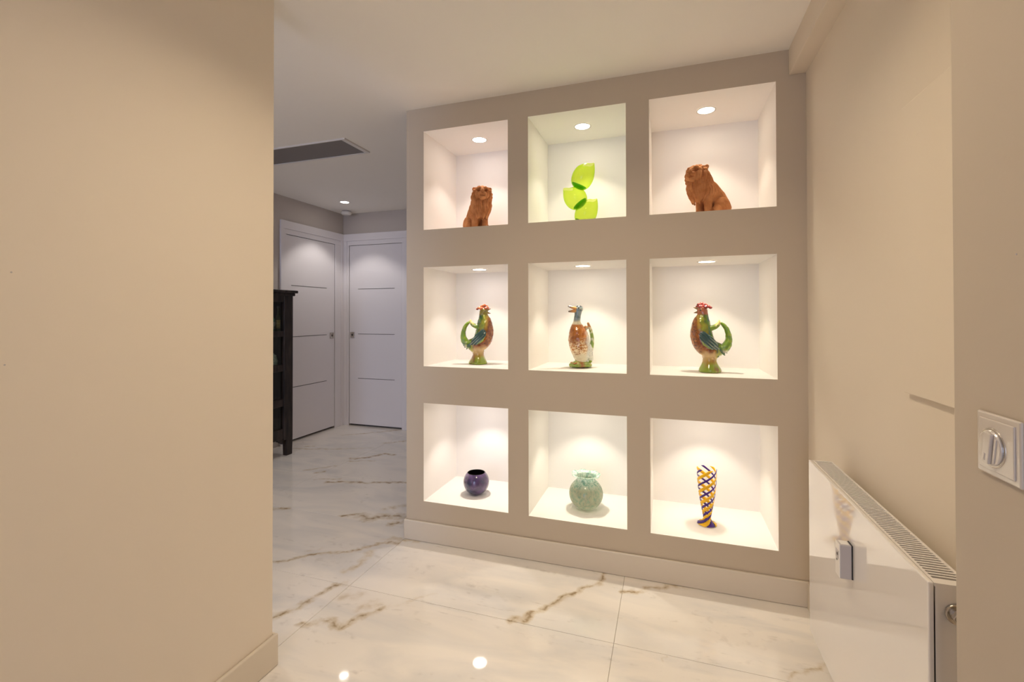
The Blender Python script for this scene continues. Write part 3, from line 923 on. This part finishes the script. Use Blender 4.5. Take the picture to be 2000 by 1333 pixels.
# ---- rooster jugs
RED, ORANGE, BROWN, DKBROWN = (.26, .03, .02), (.30, .095, .012), (.19, .048, .008), (.06, .016, .004)
GREEN, LIME, TEAL, CREAMG, OCHRE, WHITEG = (.085, .18, .012), (.28, .37, .03), (.018, .065, .062), (.55, .37, .15), (.36, .22, .035), (.58, .54, .42)
def glaze_body(me, head):
    P = coords(me); x, y, z = P.T
    n1 = nz3(P, 38, 1.0); n2 = nz3(P, 110, 5.0); n3 = nz3(P * np.array([1, 1, .35]), 90, 9)
    c = np.tile(np.array(ORANGE), (len(P), 1))
    c = blend(c, BROWN, sstep(-.2, .4, n1))
    c = blend(c, DKBROWN, sstep(.15, .45, n2) * .75)
    c = blend(c, CREAMG, sstep(.115, .085, z + .01 * n1))                     # belly underside
    back = sstep(-.035, -.005, x + (z - .24) * .25 + n1 * .012) * sstep(.12, .15, z)
    c = blend(c, GREEN, back)
    c = blend(c, TEAL, back * sstep(.0, .3, n3) * .85)
    c = blend(c, LIME, sstep(.02, .0, np.abs(x + .030 + (z - .24) * .25 + n1 * .01)) * sstep(.19, .22, z) * .8)
    c = blend(c, (.55, .38, .05), sstep(.014, .0, np.abs(x + .048 + (z - .24) * .2 + n1 * .01)) * sstep(.19, .23, z) * .75)
    rear = sstep(.02, .045, x) * sstep(.16, .12, z)
    c = blend(c, LIME, rear * .8); c = blend(c, TEAL, rear * sstep(.05, .3, n3) * .8)
    hd = sstep(.288, .300, z)
    c = blend(c, head, hd * .9)
    set_glaze(me, c)
def rooster(label, loc, rz, head, comb, group):
    """local: faces -x"""
    t = thing('rooster_jug', label, 'jug', loc, rz, group)
    bm = bmesh.new()
    fl = .82
    tube(bm, catmull([(-.034, 0, .318), (-.032, 0, .292), (-.038, 0, .255), (-.040, 0, .205), (-.032, 0, .160), (-.012, 0, .128), (.018, 0, .112)], 3),
         np.interp(np.linspace(0, 1, 19), [0, .16, .34, .52, .7, .85, 1], [.024, .026, .044, .055, .056, .052, .045]), 24, fl)
    tube(bm, [(-.005, 0, .13), (.04, 0, .115), (.066, 0, .125)], [.045, .036, .022], 16, .7)
    ell(bm, (-.036, 0, .312), (.025, .021, .023))
    tube(bm, [(0, 0, .11), (.002, 0, .07)], [.045, .033], 18, cap=True, up=(0, 1, 0))
    me = remesh(bm, .0026, 5)
    P = coords(me); N = normals(me)
    P = P + N * (nz3(P, 75, 2.0) * .0016)[:, None]
    set_coords(me, P); glaze_body(me, head); me.name = 'body'
    obj('body', me, 'ceramic', t)
    # pedestal
    pr = [(.054, 0), (.056, .006), (.052, .018), (.041, .036), (.034, .054), (.033, .068), (.036, .078)]
    pb = lathe(pr, 40, lambda i, a, r, z: (r * (1 + .03 * math.sin(5 * a + i)), z))
    pm = bpy.data.meshes.new('pedestal'); bmesh.ops.recalc_face_normals(pb, faces=pb.faces); pb.to_mesh(pm); pb.free()
    P = coords(pm); n1 = nz3(P, 45, 7)
    c = np.tile(np.array((.25, .34, .03)), (len(P), 1))
    c = blend(c, OCHRE, sstep(.030, .055, P[:, 2] + n1 * .02))
    c = blend(c, BROWN, sstep(.005, .03, P[:, 0]) * sstep(-.1, .3, n1) * .8)
    c = blend(c, CREAMG, sstep(.062, .074, P[:, 2]) * .7)
    set_glaze(pm, c)
    obj('pedestal', pm, 'smooth_ceramic', t, smooth=True)
    # comb
    bm = bmesh.new()
    for (x, y, z, r) in ((-.058, .004, .336, .010), (-.050, -.004, .345, .012), (-.036, .004, .349, .013), (-.020, -.003, .343, .012), (-.005, .003, .336, .011),
                         (.004, -.002, .330, .009), (-.045, .012, .334, .011), (-.045, -.012, .334, .011), (-.018, .011, .332, .011), (-.018, -.011, .332, .011), (-.030, 0, .336, .016)):
        ell(bm, (x, y, z), (r, r * .85, r * .8), sub=2)
    cm = remesh(bm, .002, 2)
    P = coords(cm); N = normals(cm); P = P + N * (nz3(P, 120, 4) * .002)[:, None]; set_coords(cm, P)
    cc = np.tile(np.array(comb), (len(P), 1)); cc = blend(cc, (.12, .012, .012), sstep(0, .4, nz3(P, 110, 8)) * .8)
    set_glaze(cm, cc); cm.name = 'comb'
    obj('comb', cm, 'smooth_ceramic', t)
    # open beak
    for (p0, p1, nm) in (((-.050, 0, .324), (-.076, 0, .3315), 'upper_beak'), ((-.050, 0, .308), (-.075, 0, .3035), 'lower_beak')):
        b_ = tube(bmesh.new(), [p0, tuple((a + b) / 2 for a, b in zip(p0, p1)), p1], [.0095, .0055, .0012], 12, 1.1)
        bmn = bpy.data.meshes.new('beak'); bmesh.ops.recalc_face_normals(b_, faces=b_.faces); b_.to_mesh(bmn); b_.free()
        set_glaze(bmn, np.tile(np.array((.22, .12, .04)), (len(bmn.vertices), 1)))
        obj(nm, bmn, 'smooth_ceramic', t, smooth=True)
    # eyes and wattle
    for s in (-1, 1):
        b_ = ell(bmesh.new(), (-.043, s * .0195, .317), (.004, .003, .004), sub=2)
        em = bpy.data.meshes.new('eye'); b_.to_mesh(em); b_.free(); set_glaze(em, np.tile(np.array((.02, .015, .01)), (len(em.vertices), 1)))
        obj('eye', em, 'smooth_ceramic', t, smooth=True)
    b_ = bmesh.new()
    for s in (-1, 1): ell(b_, (-.050, s * .008, .294), (.007, .006, .013), sub=2)
    wm = remesh(b_, .002, 2); set_glaze(wm, np.tile(np.array(comb) * .8 + np.array((.03, .02, 0)), (len(wm.vertices), 1)))
    obj('wattle', wm, 'smooth_ceramic', t)
    # wings
    for s in (-1, 1):
        b_ = bmesh.new()
        tube(b_, [(-.030, s * .041, .188), (-.008, s * .0455, .160), (.018, s * .041, .136), (.040, s * .030, .120)], [.023, .030, .025, .008], 18, .36)
        wm = remesh(b_, .0022, 3)
        P = coords(wm); u = (P[:, 0] + .028) * .72 - (P[:, 2] - .186) * .69; v = (P[:, 0] + .028) * .69 + (P[:, 2] - .186) * .72
        N = normals(wm); P = P + N * (np.sin(v * 520 + nz3(P, 30, 2) * 2) * .0011)[:, None]; set_coords(wm, P)
        cc = np.tile(np.array(TEAL), (len(P), 1))
        cc = blend(cc, (.30, .38, .30), sstep(.2, .8, np.sin(v * 520)) * sstep(.02, .06, u) * .7)
        cc = blend(cc, LIME, sstep(.021, .028, np.abs(v)) * .8)
        set_glaze(wm, cc)
        obj('wing', wm, 'smooth_ceramic', t)
    # tail handle
    b_ = bmesh.new()
    pts = catmull([(.040, 0, .118), (.066, 0, .122), (.086, 0, .150), (.089, 0, .185), (.080, 0, .220), (.066, 0, .240), (.053, 0, .254)], 4)
    tube(b_, pts, np.interp(np.linspace(0, 1, len(pts)), [0, .2, .45, .7, .9, 1], [.026, .025, .016, .0110, .009, .005]), 14, 1.1)
    for (a, b2, r0) in (((.080, 0, .150), (.100, 0, .166), .009), ((.078, .006, .135), (.098, .008, .140), .009), ((.074, -.006, .124), (.094, -.008, .122), .010),
                        ((.066, .004, .108), (.082, .006, .098), .010), ((.060, -.006, .104), (.070, -.008, .088), .010), ((.088, 0, .18), (.098, 0, .196), .006)):
        tube(b_, [a, b2], [r0, .003], 10)
    hm = remesh(b_, .0022, 3)
    P = coords(hm); N = normals(hm); P = P + N * (nz3(P * np.array([1, 2.5, 1]), 70, 1) * .0018)[:, None]; set_coords(hm, P)
    n3 = nz3(P, 60, 11)
    cc = np.tile(np.array((.16, .29, .02)), (len(P), 1)); cc = blend(cc, LIME, sstep(0, .35, n3) * .7)
    cc = blend(cc, TEAL, sstep(.145, .115, P[:, 2]) * sstep(-.15, .2, nz3(P, 45, 3)) * .8); cc = blend(cc, WHITEG, sstep(.125, .1, P[:, 2]) * sstep(.05, .3, n3) * .8)
    set_glaze(hm, cc); hm.name = 'tail_handle'
    obj('tail_handle', hm, 'smooth_ceramic', t)
    # pouring lip growing from the nape and meeting the tail
    b_ = bmesh.new()
    pts = catmull([(-.004, 0, .222), (.012, 0, .226), (.030, 0, .234), (.044, 0, .250), (.046, 0, .268)], 4)
    rr_ = np.interp(np.linspace(0, 1, len(pts)), [0, .3, .6, .85, 1], [.018, .014, .012, .008, .002])
    tube(b_, pts, rr_, 14, 1.2)
    lm = remesh(b_, .002, 2)
    P = coords(lm)
    cc = np.tile(np.array((.20, .32, .03)), (len(P), 1)); cc = blend(cc, (.72, .62, .22), sstep(.020, .036, P[:, 0]) * sstep(.238, .246, P[:, 2] + (P[:, 0] < .035) * .01))
    set_glaze(lm, cc); lm.name = 'pouring_lip'
    obj('pouring_lip', lm, 'smooth_ceramic', t)
    return t
GR = 'majolica rooster jugs in the middle niches'
rooster('glazed rooster jug with orange comb and olive head, under the upright lion', at(0, 1, .21, -.005), math.radians(180 + 22), (.26, .21, .03), (.50, .10, .02), GR)
rooster('glazed rooster jug with crimson comb and reddish head, above the striped vase', at(2, 1, .205, .010), math.radians(-5), (.36, .10, .05), (.33, .035, .03), GR)

# ---- duck jug (faces -x, turned to the room)
t = thing('duck_jug', 'glazed duck jug with open orange bill, brown breast and grass base', 'jug', at(1, 1, .20, -.012), math.radians(30))
bm = bmesh.new()
pts = catmull([(-.010, 0, .326), (-.016, 0, .290), (-.020, 0, .255), (-.018, 0, .215), (-.010, 0, .165), (-.002, 0, .115), (.004, 0, .070), (.006, 0, .035)], 3)
tube(bm, pts, np.interp(np.linspace(0, 1, len(pts)), [0, .14, .28, .43, .57, .72, .86, 1], [.0215, .0185, .0195, .044, .060, .058, .046, .034]), 24, .95)
ell(bm, (-.008, 0, .328), (.024, .020, .020))
tube(bm, [(.005, 0, .14), (.04, 0, .09), (.058, 0, .05)], [.045, .036, .018], 16, .9)
me = remesh(bm, .0025, 5)
P = coords(me); N = normals(me)
P = P + N * (nz3(P, 80, 2.0) * .0016 * sstep(.24, .2, P[:, 2]))[:, None]; set_coords(me, P)
x, y, z = P.T
n1 = nz3(P, 40, 2); n2 = nz3(P * np.array([1, 1, 1.8]), 100, 5)
c = np.tile(np.array((.40, .135, .02)), (len(P), 1))
c = blend(c, (.25, .07, .012), sstep(0, .4, n1) * .7)
c = blend(c, (.80, .62, .36), sstep(.18, .11, z + n1 * .02) * sstep(-.25, .15, n2))
c = blend(c, (.74, .66, .44), sstep(.10, .065, z + n1 * .02))
c = blend(c, (.70, .69, .60), sstep(.008, .038, x + n1 * .01) * sstep(.215, .185, z)); c = blend(c, (.40, .45, .42), sstep(.01, .04, x) * sstep(.05, .3, n2) * sstep(.2, .17, z) * .7)
c = blend(c, (.72, .66, .45), sstep(.236, .246, z)); c = blend(c, (.24, .30, .30), sstep(.252, .266, z + n1 * .006))
c = blend(c, (.10, .16, .17), sstep(.02, .3, nz3(P, 55, 6)) * sstep(.26, .275, z) * .8)
c = blend(c, (.05, .06, .07), sstep(.335, .341, z)); c = blend(c, (.70, .68, .58), sstep(.005, 0, np.abs(z - .329 + (x + .008) * .25)) * .8)
set_glaze(me, c); me.name = 'body'
obj('body', me, 'ceramic', t)
for (p0, p1, nm) in (((-.024, 0, .328), (-.068, 0, .342), 'upper_bill'), ((-.022, 0, .316), (-.066, 0, .313), 'lower_bill')):
    b_ = tube(bmesh.new(), [p0, tuple(a * .5 + b * .5 for a, b in zip(p0, p1)), p1], [.0105, .008, .0045], 14, 1.25)
    bm_ = bpy.data.meshes.new('bill'); bmesh.ops.recalc_face_normals(b_, faces=b_.faces); b_.to_mesh(bm_); b_.free()
    P = coords(bm_); cc = np.tile(np.array((.66, .32, .10)), (len(P), 1)); cc = blend(cc, (.16, .13, .11), sstep(-.055, -.068, P[:, 0])); set_glaze(bm_, cc)
    obj(nm, bm_, 'smooth_ceramic', t, smooth=True)
for s in (-1, 1):
    b_ = ell(bmesh.new(), (-.016, s * .0185, .332), (.004, .003, .004), sub=2)
    em = bpy.data.meshes.new('eye'); b_.to_mesh(em); b_.free(); set_glaze(em, np.tile(np.array((.01, .01, .01)), (len(em.vertices), 1)))
    obj('eye', em, 'smooth_ceramic', t, smooth=True)
b_ = bmesh.new()
pts = catmull([(.055, 0, .060), (.066, 0, .110), (.070, 0, .160), (.062, 0, .205), (.046, 0, .246)], 5)
tube(b_, pts, np.interp(np.linspace(0, 1, len(pts)), [0, .4, .8, 1], [.012, .011, .009, .007]), 14, 1.0)
tube(b_, [(.046, 0, .226), (.030, 0, .214), (.012, 0, .205)], [.008, .008, .008], 12)
ell(b_, (.030, 0, .222), (.009, .009, .012))
hm = remesh(b_, .0022, 3); P = coords(hm)
cc = np.tile(np.array((.22, .32, .04)), (len(P), 1)); cc = blend(cc, (.34, .16, .05), sstep(.195, .225, P[:, 2])); cc = blend(cc, (.66, .62, .42), sstep(0, .35, nz3(P, 60, 4)) * .7)
set_glaze(hm, cc); obj('handle', hm, 'smooth_ceramic', t)
b_ = bmesh.new()
ell(b_, (0, 0, .012), (.064, .050, .012)); ell(b_, (0, 0, .026), (.048, .038, .016))
for k in range(14):
    a = 2 * PI * k / 14; ell(b_, (.054 * math.cos(a), .042 * math.sin(a), .014), (.013, .010, .011), sub=2)
ell(b_, (.056, -.008, .034), (.010, .008, .009), sub=2)
gm = remesh(b_, .0024, 3); P = coords(gm); P[:, 2] = np.maximum(P[:, 2], .0003); set_coords(gm, P)
cc = np.tile(np.array((.22, .32, .04)), (len(P), 1)); cc = blend(cc, (.45, .45, .12), sstep(0, .3, nz3(P, 50, 4)))
cc = blend(cc, (.34, .13, .03), np.exp(-(((P[:, 0] + .005) / .014) ** 2)) * sstep(0, -.012, P[:, 1])); set_glaze(gm, cc)
obj('grass_base', gm, 'smooth_ceramic', t)
for s in (-1, 1):
    b_ = bmesh.new()
    for da in (-.5, 0, .5):
        tube(b_, [(-.012, s * .016, .040), (-.022, s * .018 + da * .008, .030), (-.046, s * .018 + da * .024, .0255)], [.0075, .005, .004], 10)
    fm = remesh(b_, .0022, 2); set_glaze(fm, np.tile(np.array((.42, .18, .04)), (len(fm.vertices), 1)))
    obj('foot', fm, 'smooth_ceramic', t)

# ---- purple bowl
def speckled():
    m, nt, b = new_mat('purple_speckled_glass')
    L = nt.links.new
    tc = nd(nt, 'ShaderNodeTexCoord')
    n0 = nd(nt, 'ShaderNodeTexNoise'); n0.inputs['Scale'].default_value = 14; n0.inputs['Detail'].default_value = 3
    cr = nd(nt, 'ShaderNodeValToRGB')
    e = cr.color_ramp.elements
    e[0].position = .34; e[0].color = (.004, .030, .070, 1); e[1].position = .68; e[1].color = (.105, .050, .165, 1)
    x = cr.color_ramp.elements.new(.50); x.color = (.030, .018, .070, 1)
    sp = nd(nt, 'ShaderNodeSeparateXYZ')
    mr = nd(nt, 'ShaderNodeMapRange'); mr.inputs['From Min'].default_value = .0; mr.inputs['From Max'].default_value = .13
    mr.inputs['To Min'].default_value = -.12; mr.inputs['To Max'].default_value = .14
    ad = nd(nt, 'ShaderNodeMath', operation='ADD')
    v = nd(nt, 'ShaderNodeTexVoronoi'); v.inputs['Scale'].default_value = 480
    vr = nd(nt, 'ShaderNodeMapRange'); vr.inputs['From Min'].default_value = .34; vr.inputs['From Max'].default_value = .16
    vr.inputs['To Max'].default_value = .5
    mx = nd(nt, 'ShaderNodeMix', data_type='RGBA'); mx.inputs['B'].default_value = (.30, .22, .42, 1)
    L(tc.outputs['Object'], n0.inputs['Vector']); L(tc.outputs['Object'], v.inputs['Vector']); L(tc.outputs['Object'], sp.inputs[0])
    L(sp.outputs['Z'], mr.inputs['Value']); L(n0.outputs['Fac'], ad.inputs[0]); L(mr.outputs[0], ad.inputs[1]); L(ad.outputs[0], cr.inputs[0])
    L(v.outputs['Distance'], vr.inputs['Value']); L(vr.outputs[0], mx.inputs['Factor']); L(cr.outputs[0], mx.inputs['A'])
    L(mx.outputs['Result'], b.inputs['Base Color'])
    b.inputs['Roughness'].default_value = .16; b.inputs['Specular IOR Level'].default_value = .6; b.inputs['Coat Weight'].default_value = .6
    b.inputs['Coat Roughness'].default_value = .05
    return m
t = thing('glass_bowl', 'round purple and blue speckled glass bowl with black inside', 'bowl', at(0, 2, .195, -.012))
pr = []
for k in range(22):
    a = math.radians(-72 + (72 + 46) * k / 21)
    pr.append((.077 * math.cos(a), .0735 + .0765 * math.sin(a)))
z0 = pr[0][1]
pr = [(r, z - z0) for r, z in pr]
obj('outer_wall', lathe(pr, 56), speckled(), t, smooth=True)
inn = [(pr[-1][0], pr[-1][1]), (pr[-1][0] - .002, pr[-1][1] + .0012), (pr[-1][0] - .004, pr[-1][1])] + [(max(r - .005, .001), z) for r, z in reversed(pr[2:-1])] + [(.001, .012)]
obj('inner_wall', lathe(inn, 56, close_bottom=False, close_top=True), paint('black_inner_glaze', (.012, .008, .008), .3, 60, 0), t, smooth=True)

# ---- turquoise vase with wavy flared rim
def frosted():
    m, nt, b = new_mat('frosted_turquoise_glass')
    L = nt.links.new
    tc = nd(nt, 'ShaderNodeTexCoord')
    mp = nd(nt, 'ShaderNodeMapping'); mp.inputs['Scale'].default_value = (1, 1, .6)
    n0 = nd(nt, 'ShaderNodeTexNoise'); n0.inputs['Scale'].default_value = 80; n0.inputs['Detail'].default_value = 4
    n0.inputs['Distortion'].default_value = .8
    cr = nd(nt, 'ShaderNodeValToRGB'); e = cr.color_ramp.elements
    e[0].position = .34; e[0].color = (.32, .46, .35, 1); e[1].position = .56; e[1].color = (.56, .58, .43, 1)
    cr2 = nd(nt, 'ShaderNodeValToRGB'); e = cr2.color_ramp.elements
    e[0].position = .36; e[0].color = (.30, .56, .47, 1); e[1].position = .56; e[1].color = (.80, .90, .82, 1)
    sp = nd(nt, 'ShaderNodeSeparateXYZ')
    mr = nd(nt, 'ShaderNodeMapRange'); mr.inputs['From Min'].default_value = .118; mr.inputs['From Max'].default_value = .150
    mx = nd(nt, 'ShaderNodeMix', data_type='RGBA')
    L(tc.outputs['Object'], mp.inputs[0]); L(mp.outputs[0], n0.inputs['Vector']); L(n0.outputs['Fac'], cr.inputs[0]); L(n0.outputs['Fac'], cr2.inputs[0])
    L(tc.outputs['Object'], sp.inputs[0]); L(sp.outputs['Z'], mr.inputs['Value']); L(mr.outputs[0], mx.inputs['Factor'])
    L(cr.outputs[0], mx.inputs['A']); L(cr2.outputs[0], mx.inputs['B'])
    L(mx.outputs['Result'], b.inputs['Base Color'])
    b.inputs['Roughness'].default_value = .18; b.inputs['Coat Weight'].default_value = .4
    b.inputs['Subsurface Weight'].default_value = .35; b.inputs['Subsurface Radius'].default_value = (.02, .03, .025); b.inputs['Subsurface Scale'].default_value = .6
    tl = nd(nt, 'ShaderNodeBsdfTranslucent'); L(mx.outputs['Result'], tl.inputs[0])
    ms = nd(nt, 'ShaderNodeMixShader'); ms.inputs[0].default_value = .35
    out = nt.nodes['Material Output']
    L(b.outputs[0], ms.inputs[1]); L(tl.outputs[0], ms.inputs[2]); L(ms.outputs[0], out.inputs[0])
    return m
M['frosted'] = frosted()
t = thing('glass_vase', 'round frosted turquoise glass vase with a wavy flared rim', 'vase', at(1, 2, .195, .018))
pr = []
for k in range(20):
    a = math.radians(-70 + (70 + 56) * k / 19)
    pr.append((.0925 * math.cos(a), .087 * math.sin(a)))
z0 = pr[0][1]
pr = [(r, z - z0) for r, z in pr]
obj('bowl', lathe(pr, 60), 'frosted', t, smooth=True)
zt = pr[-1][1]
nk = [(pr[-1][0], zt), (.0505, zt + .006), (.0500, zt + .013), (.0515, zt + .020)]
rm = [(.0515, zt + .020), (.057, zt + .0265), (.065, zt + .031), (.073, zt + .033), (.0785, zt + .0335)]
nb = lathe(nk, 60, close_bottom=False)
obj('neck', nb, 'frosted', t, smooth=True)
def ruffle(i, a, r, z):
    w = (i / 4) ** 1.5
    return r * (1 + .035 * w * math.sin(7 * a)), z + .0028 * w * math.sin(7 * a + .8) + .002 * w * math.sin(3 * a)
ro = obj('ruffled_rim', lathe(rm, 84, ruffle, close_bottom=False), 'frosted', t, smooth=True)
md = ro.modifiers.new('wall', 'SOLIDIFY'); md.thickness = .0025; md.offset = 0

# ---- tall striped vase
M['clear_glass'] = thin_glass('clear_glass', (.97, .96, .95), .02, rim=1.6)
M['yellow_cane'] = paint('yellow_glass_cane', (.86, .50, .008), .12, 60, 0, .5)
M['purple_cane'] = paint('purple_glass_cane', (.050, .014, .20), .12, 60, 0, .5)
t = thing('striped_vase', 'tall footed clear glass vase with yellow and purple spiral stripes', 'vase', at(2, 2, .190, -.008))
prof = [(.0465, .003), (.044, .0055), (.034, .010), (.024, .018), (.0185, .027), (.0180, .036), (.0225, .062), (.0285, .095), (.0345, .130), (.0395, .165), (.0430, .200), (.0452, .235), (.0462, .265), (.0462, .285)]
fine = catmull([(r, 0, z) for r, z in prof], 5)
fine = [(p.x, p.z) for p in fine]
obj('foot', lathe([(.0005, 0), (.0465, 0), (.0475, .0015), (.0465, .003)], 56), 'clear_glass', t, smooth=True)
obj('glass_body', lathe(fine, 56, close_bottom=False), 'clear_glass', t, smooth=True)
# twist angle along the profile
ang = []; a_ = 0.0
for i, (r, z) in enumerate(fine):
    if i:
        dr, dz = r - fine[i - 1][0], z - fine[i - 1][1]
        ds = math.hypot(dr, dz)
        rate = 2 * PI / np.interp(z, [0, .012, .03, .08, .16, .285], [.30, .20, .085, .13, .19, .215])
        a_ += rate * ds
    ang.append(a_)
def cane(th0, halfw, mat, thick=.0016):
    bm = bmesh.new(); prev = None
    for i, (r, z) in enumerate(fine):
        th = ang[i] + th0
        full = 2 * PI * r / 12 / 1.15
        wd = full * .97 if z < .020 else min(halfw, full * .9)
        dth = wd / max(r, .01) * 1.15
        ring = []
        for (o_, e_) in ((-1, .0003), (-.6, thick), (.6, thick), (1, .0003), (.6, -thick * .4), (-.6, -thick * .4)):
            q = th + o_ * dth; rr = r + e_
            ring.append(bm.verts.new((rr * math.sin(q), -rr * math.cos(q), z + (e_ if z < .012 else 0))))
        if prev:
            for k in range(6): bm.faces.new((prev[k], prev[(k + 1) % 6], ring[(k + 1) % 6], ring[k]))
        else: bm.faces.new(ring)
        prev = ring
    bm.faces.new(prev)
    return obj('yellow_stripe' if mat == 'yellow_cane' else 'purple_stripe', bm, mat, t, smooth=True)
for k in range(3):
    cane(.35 + k * 2 * PI / 3, .0070, 'purple_cane')
    cane(.35 + (k + .5) * 2 * PI / 3, .0108, 'yellow_cane')
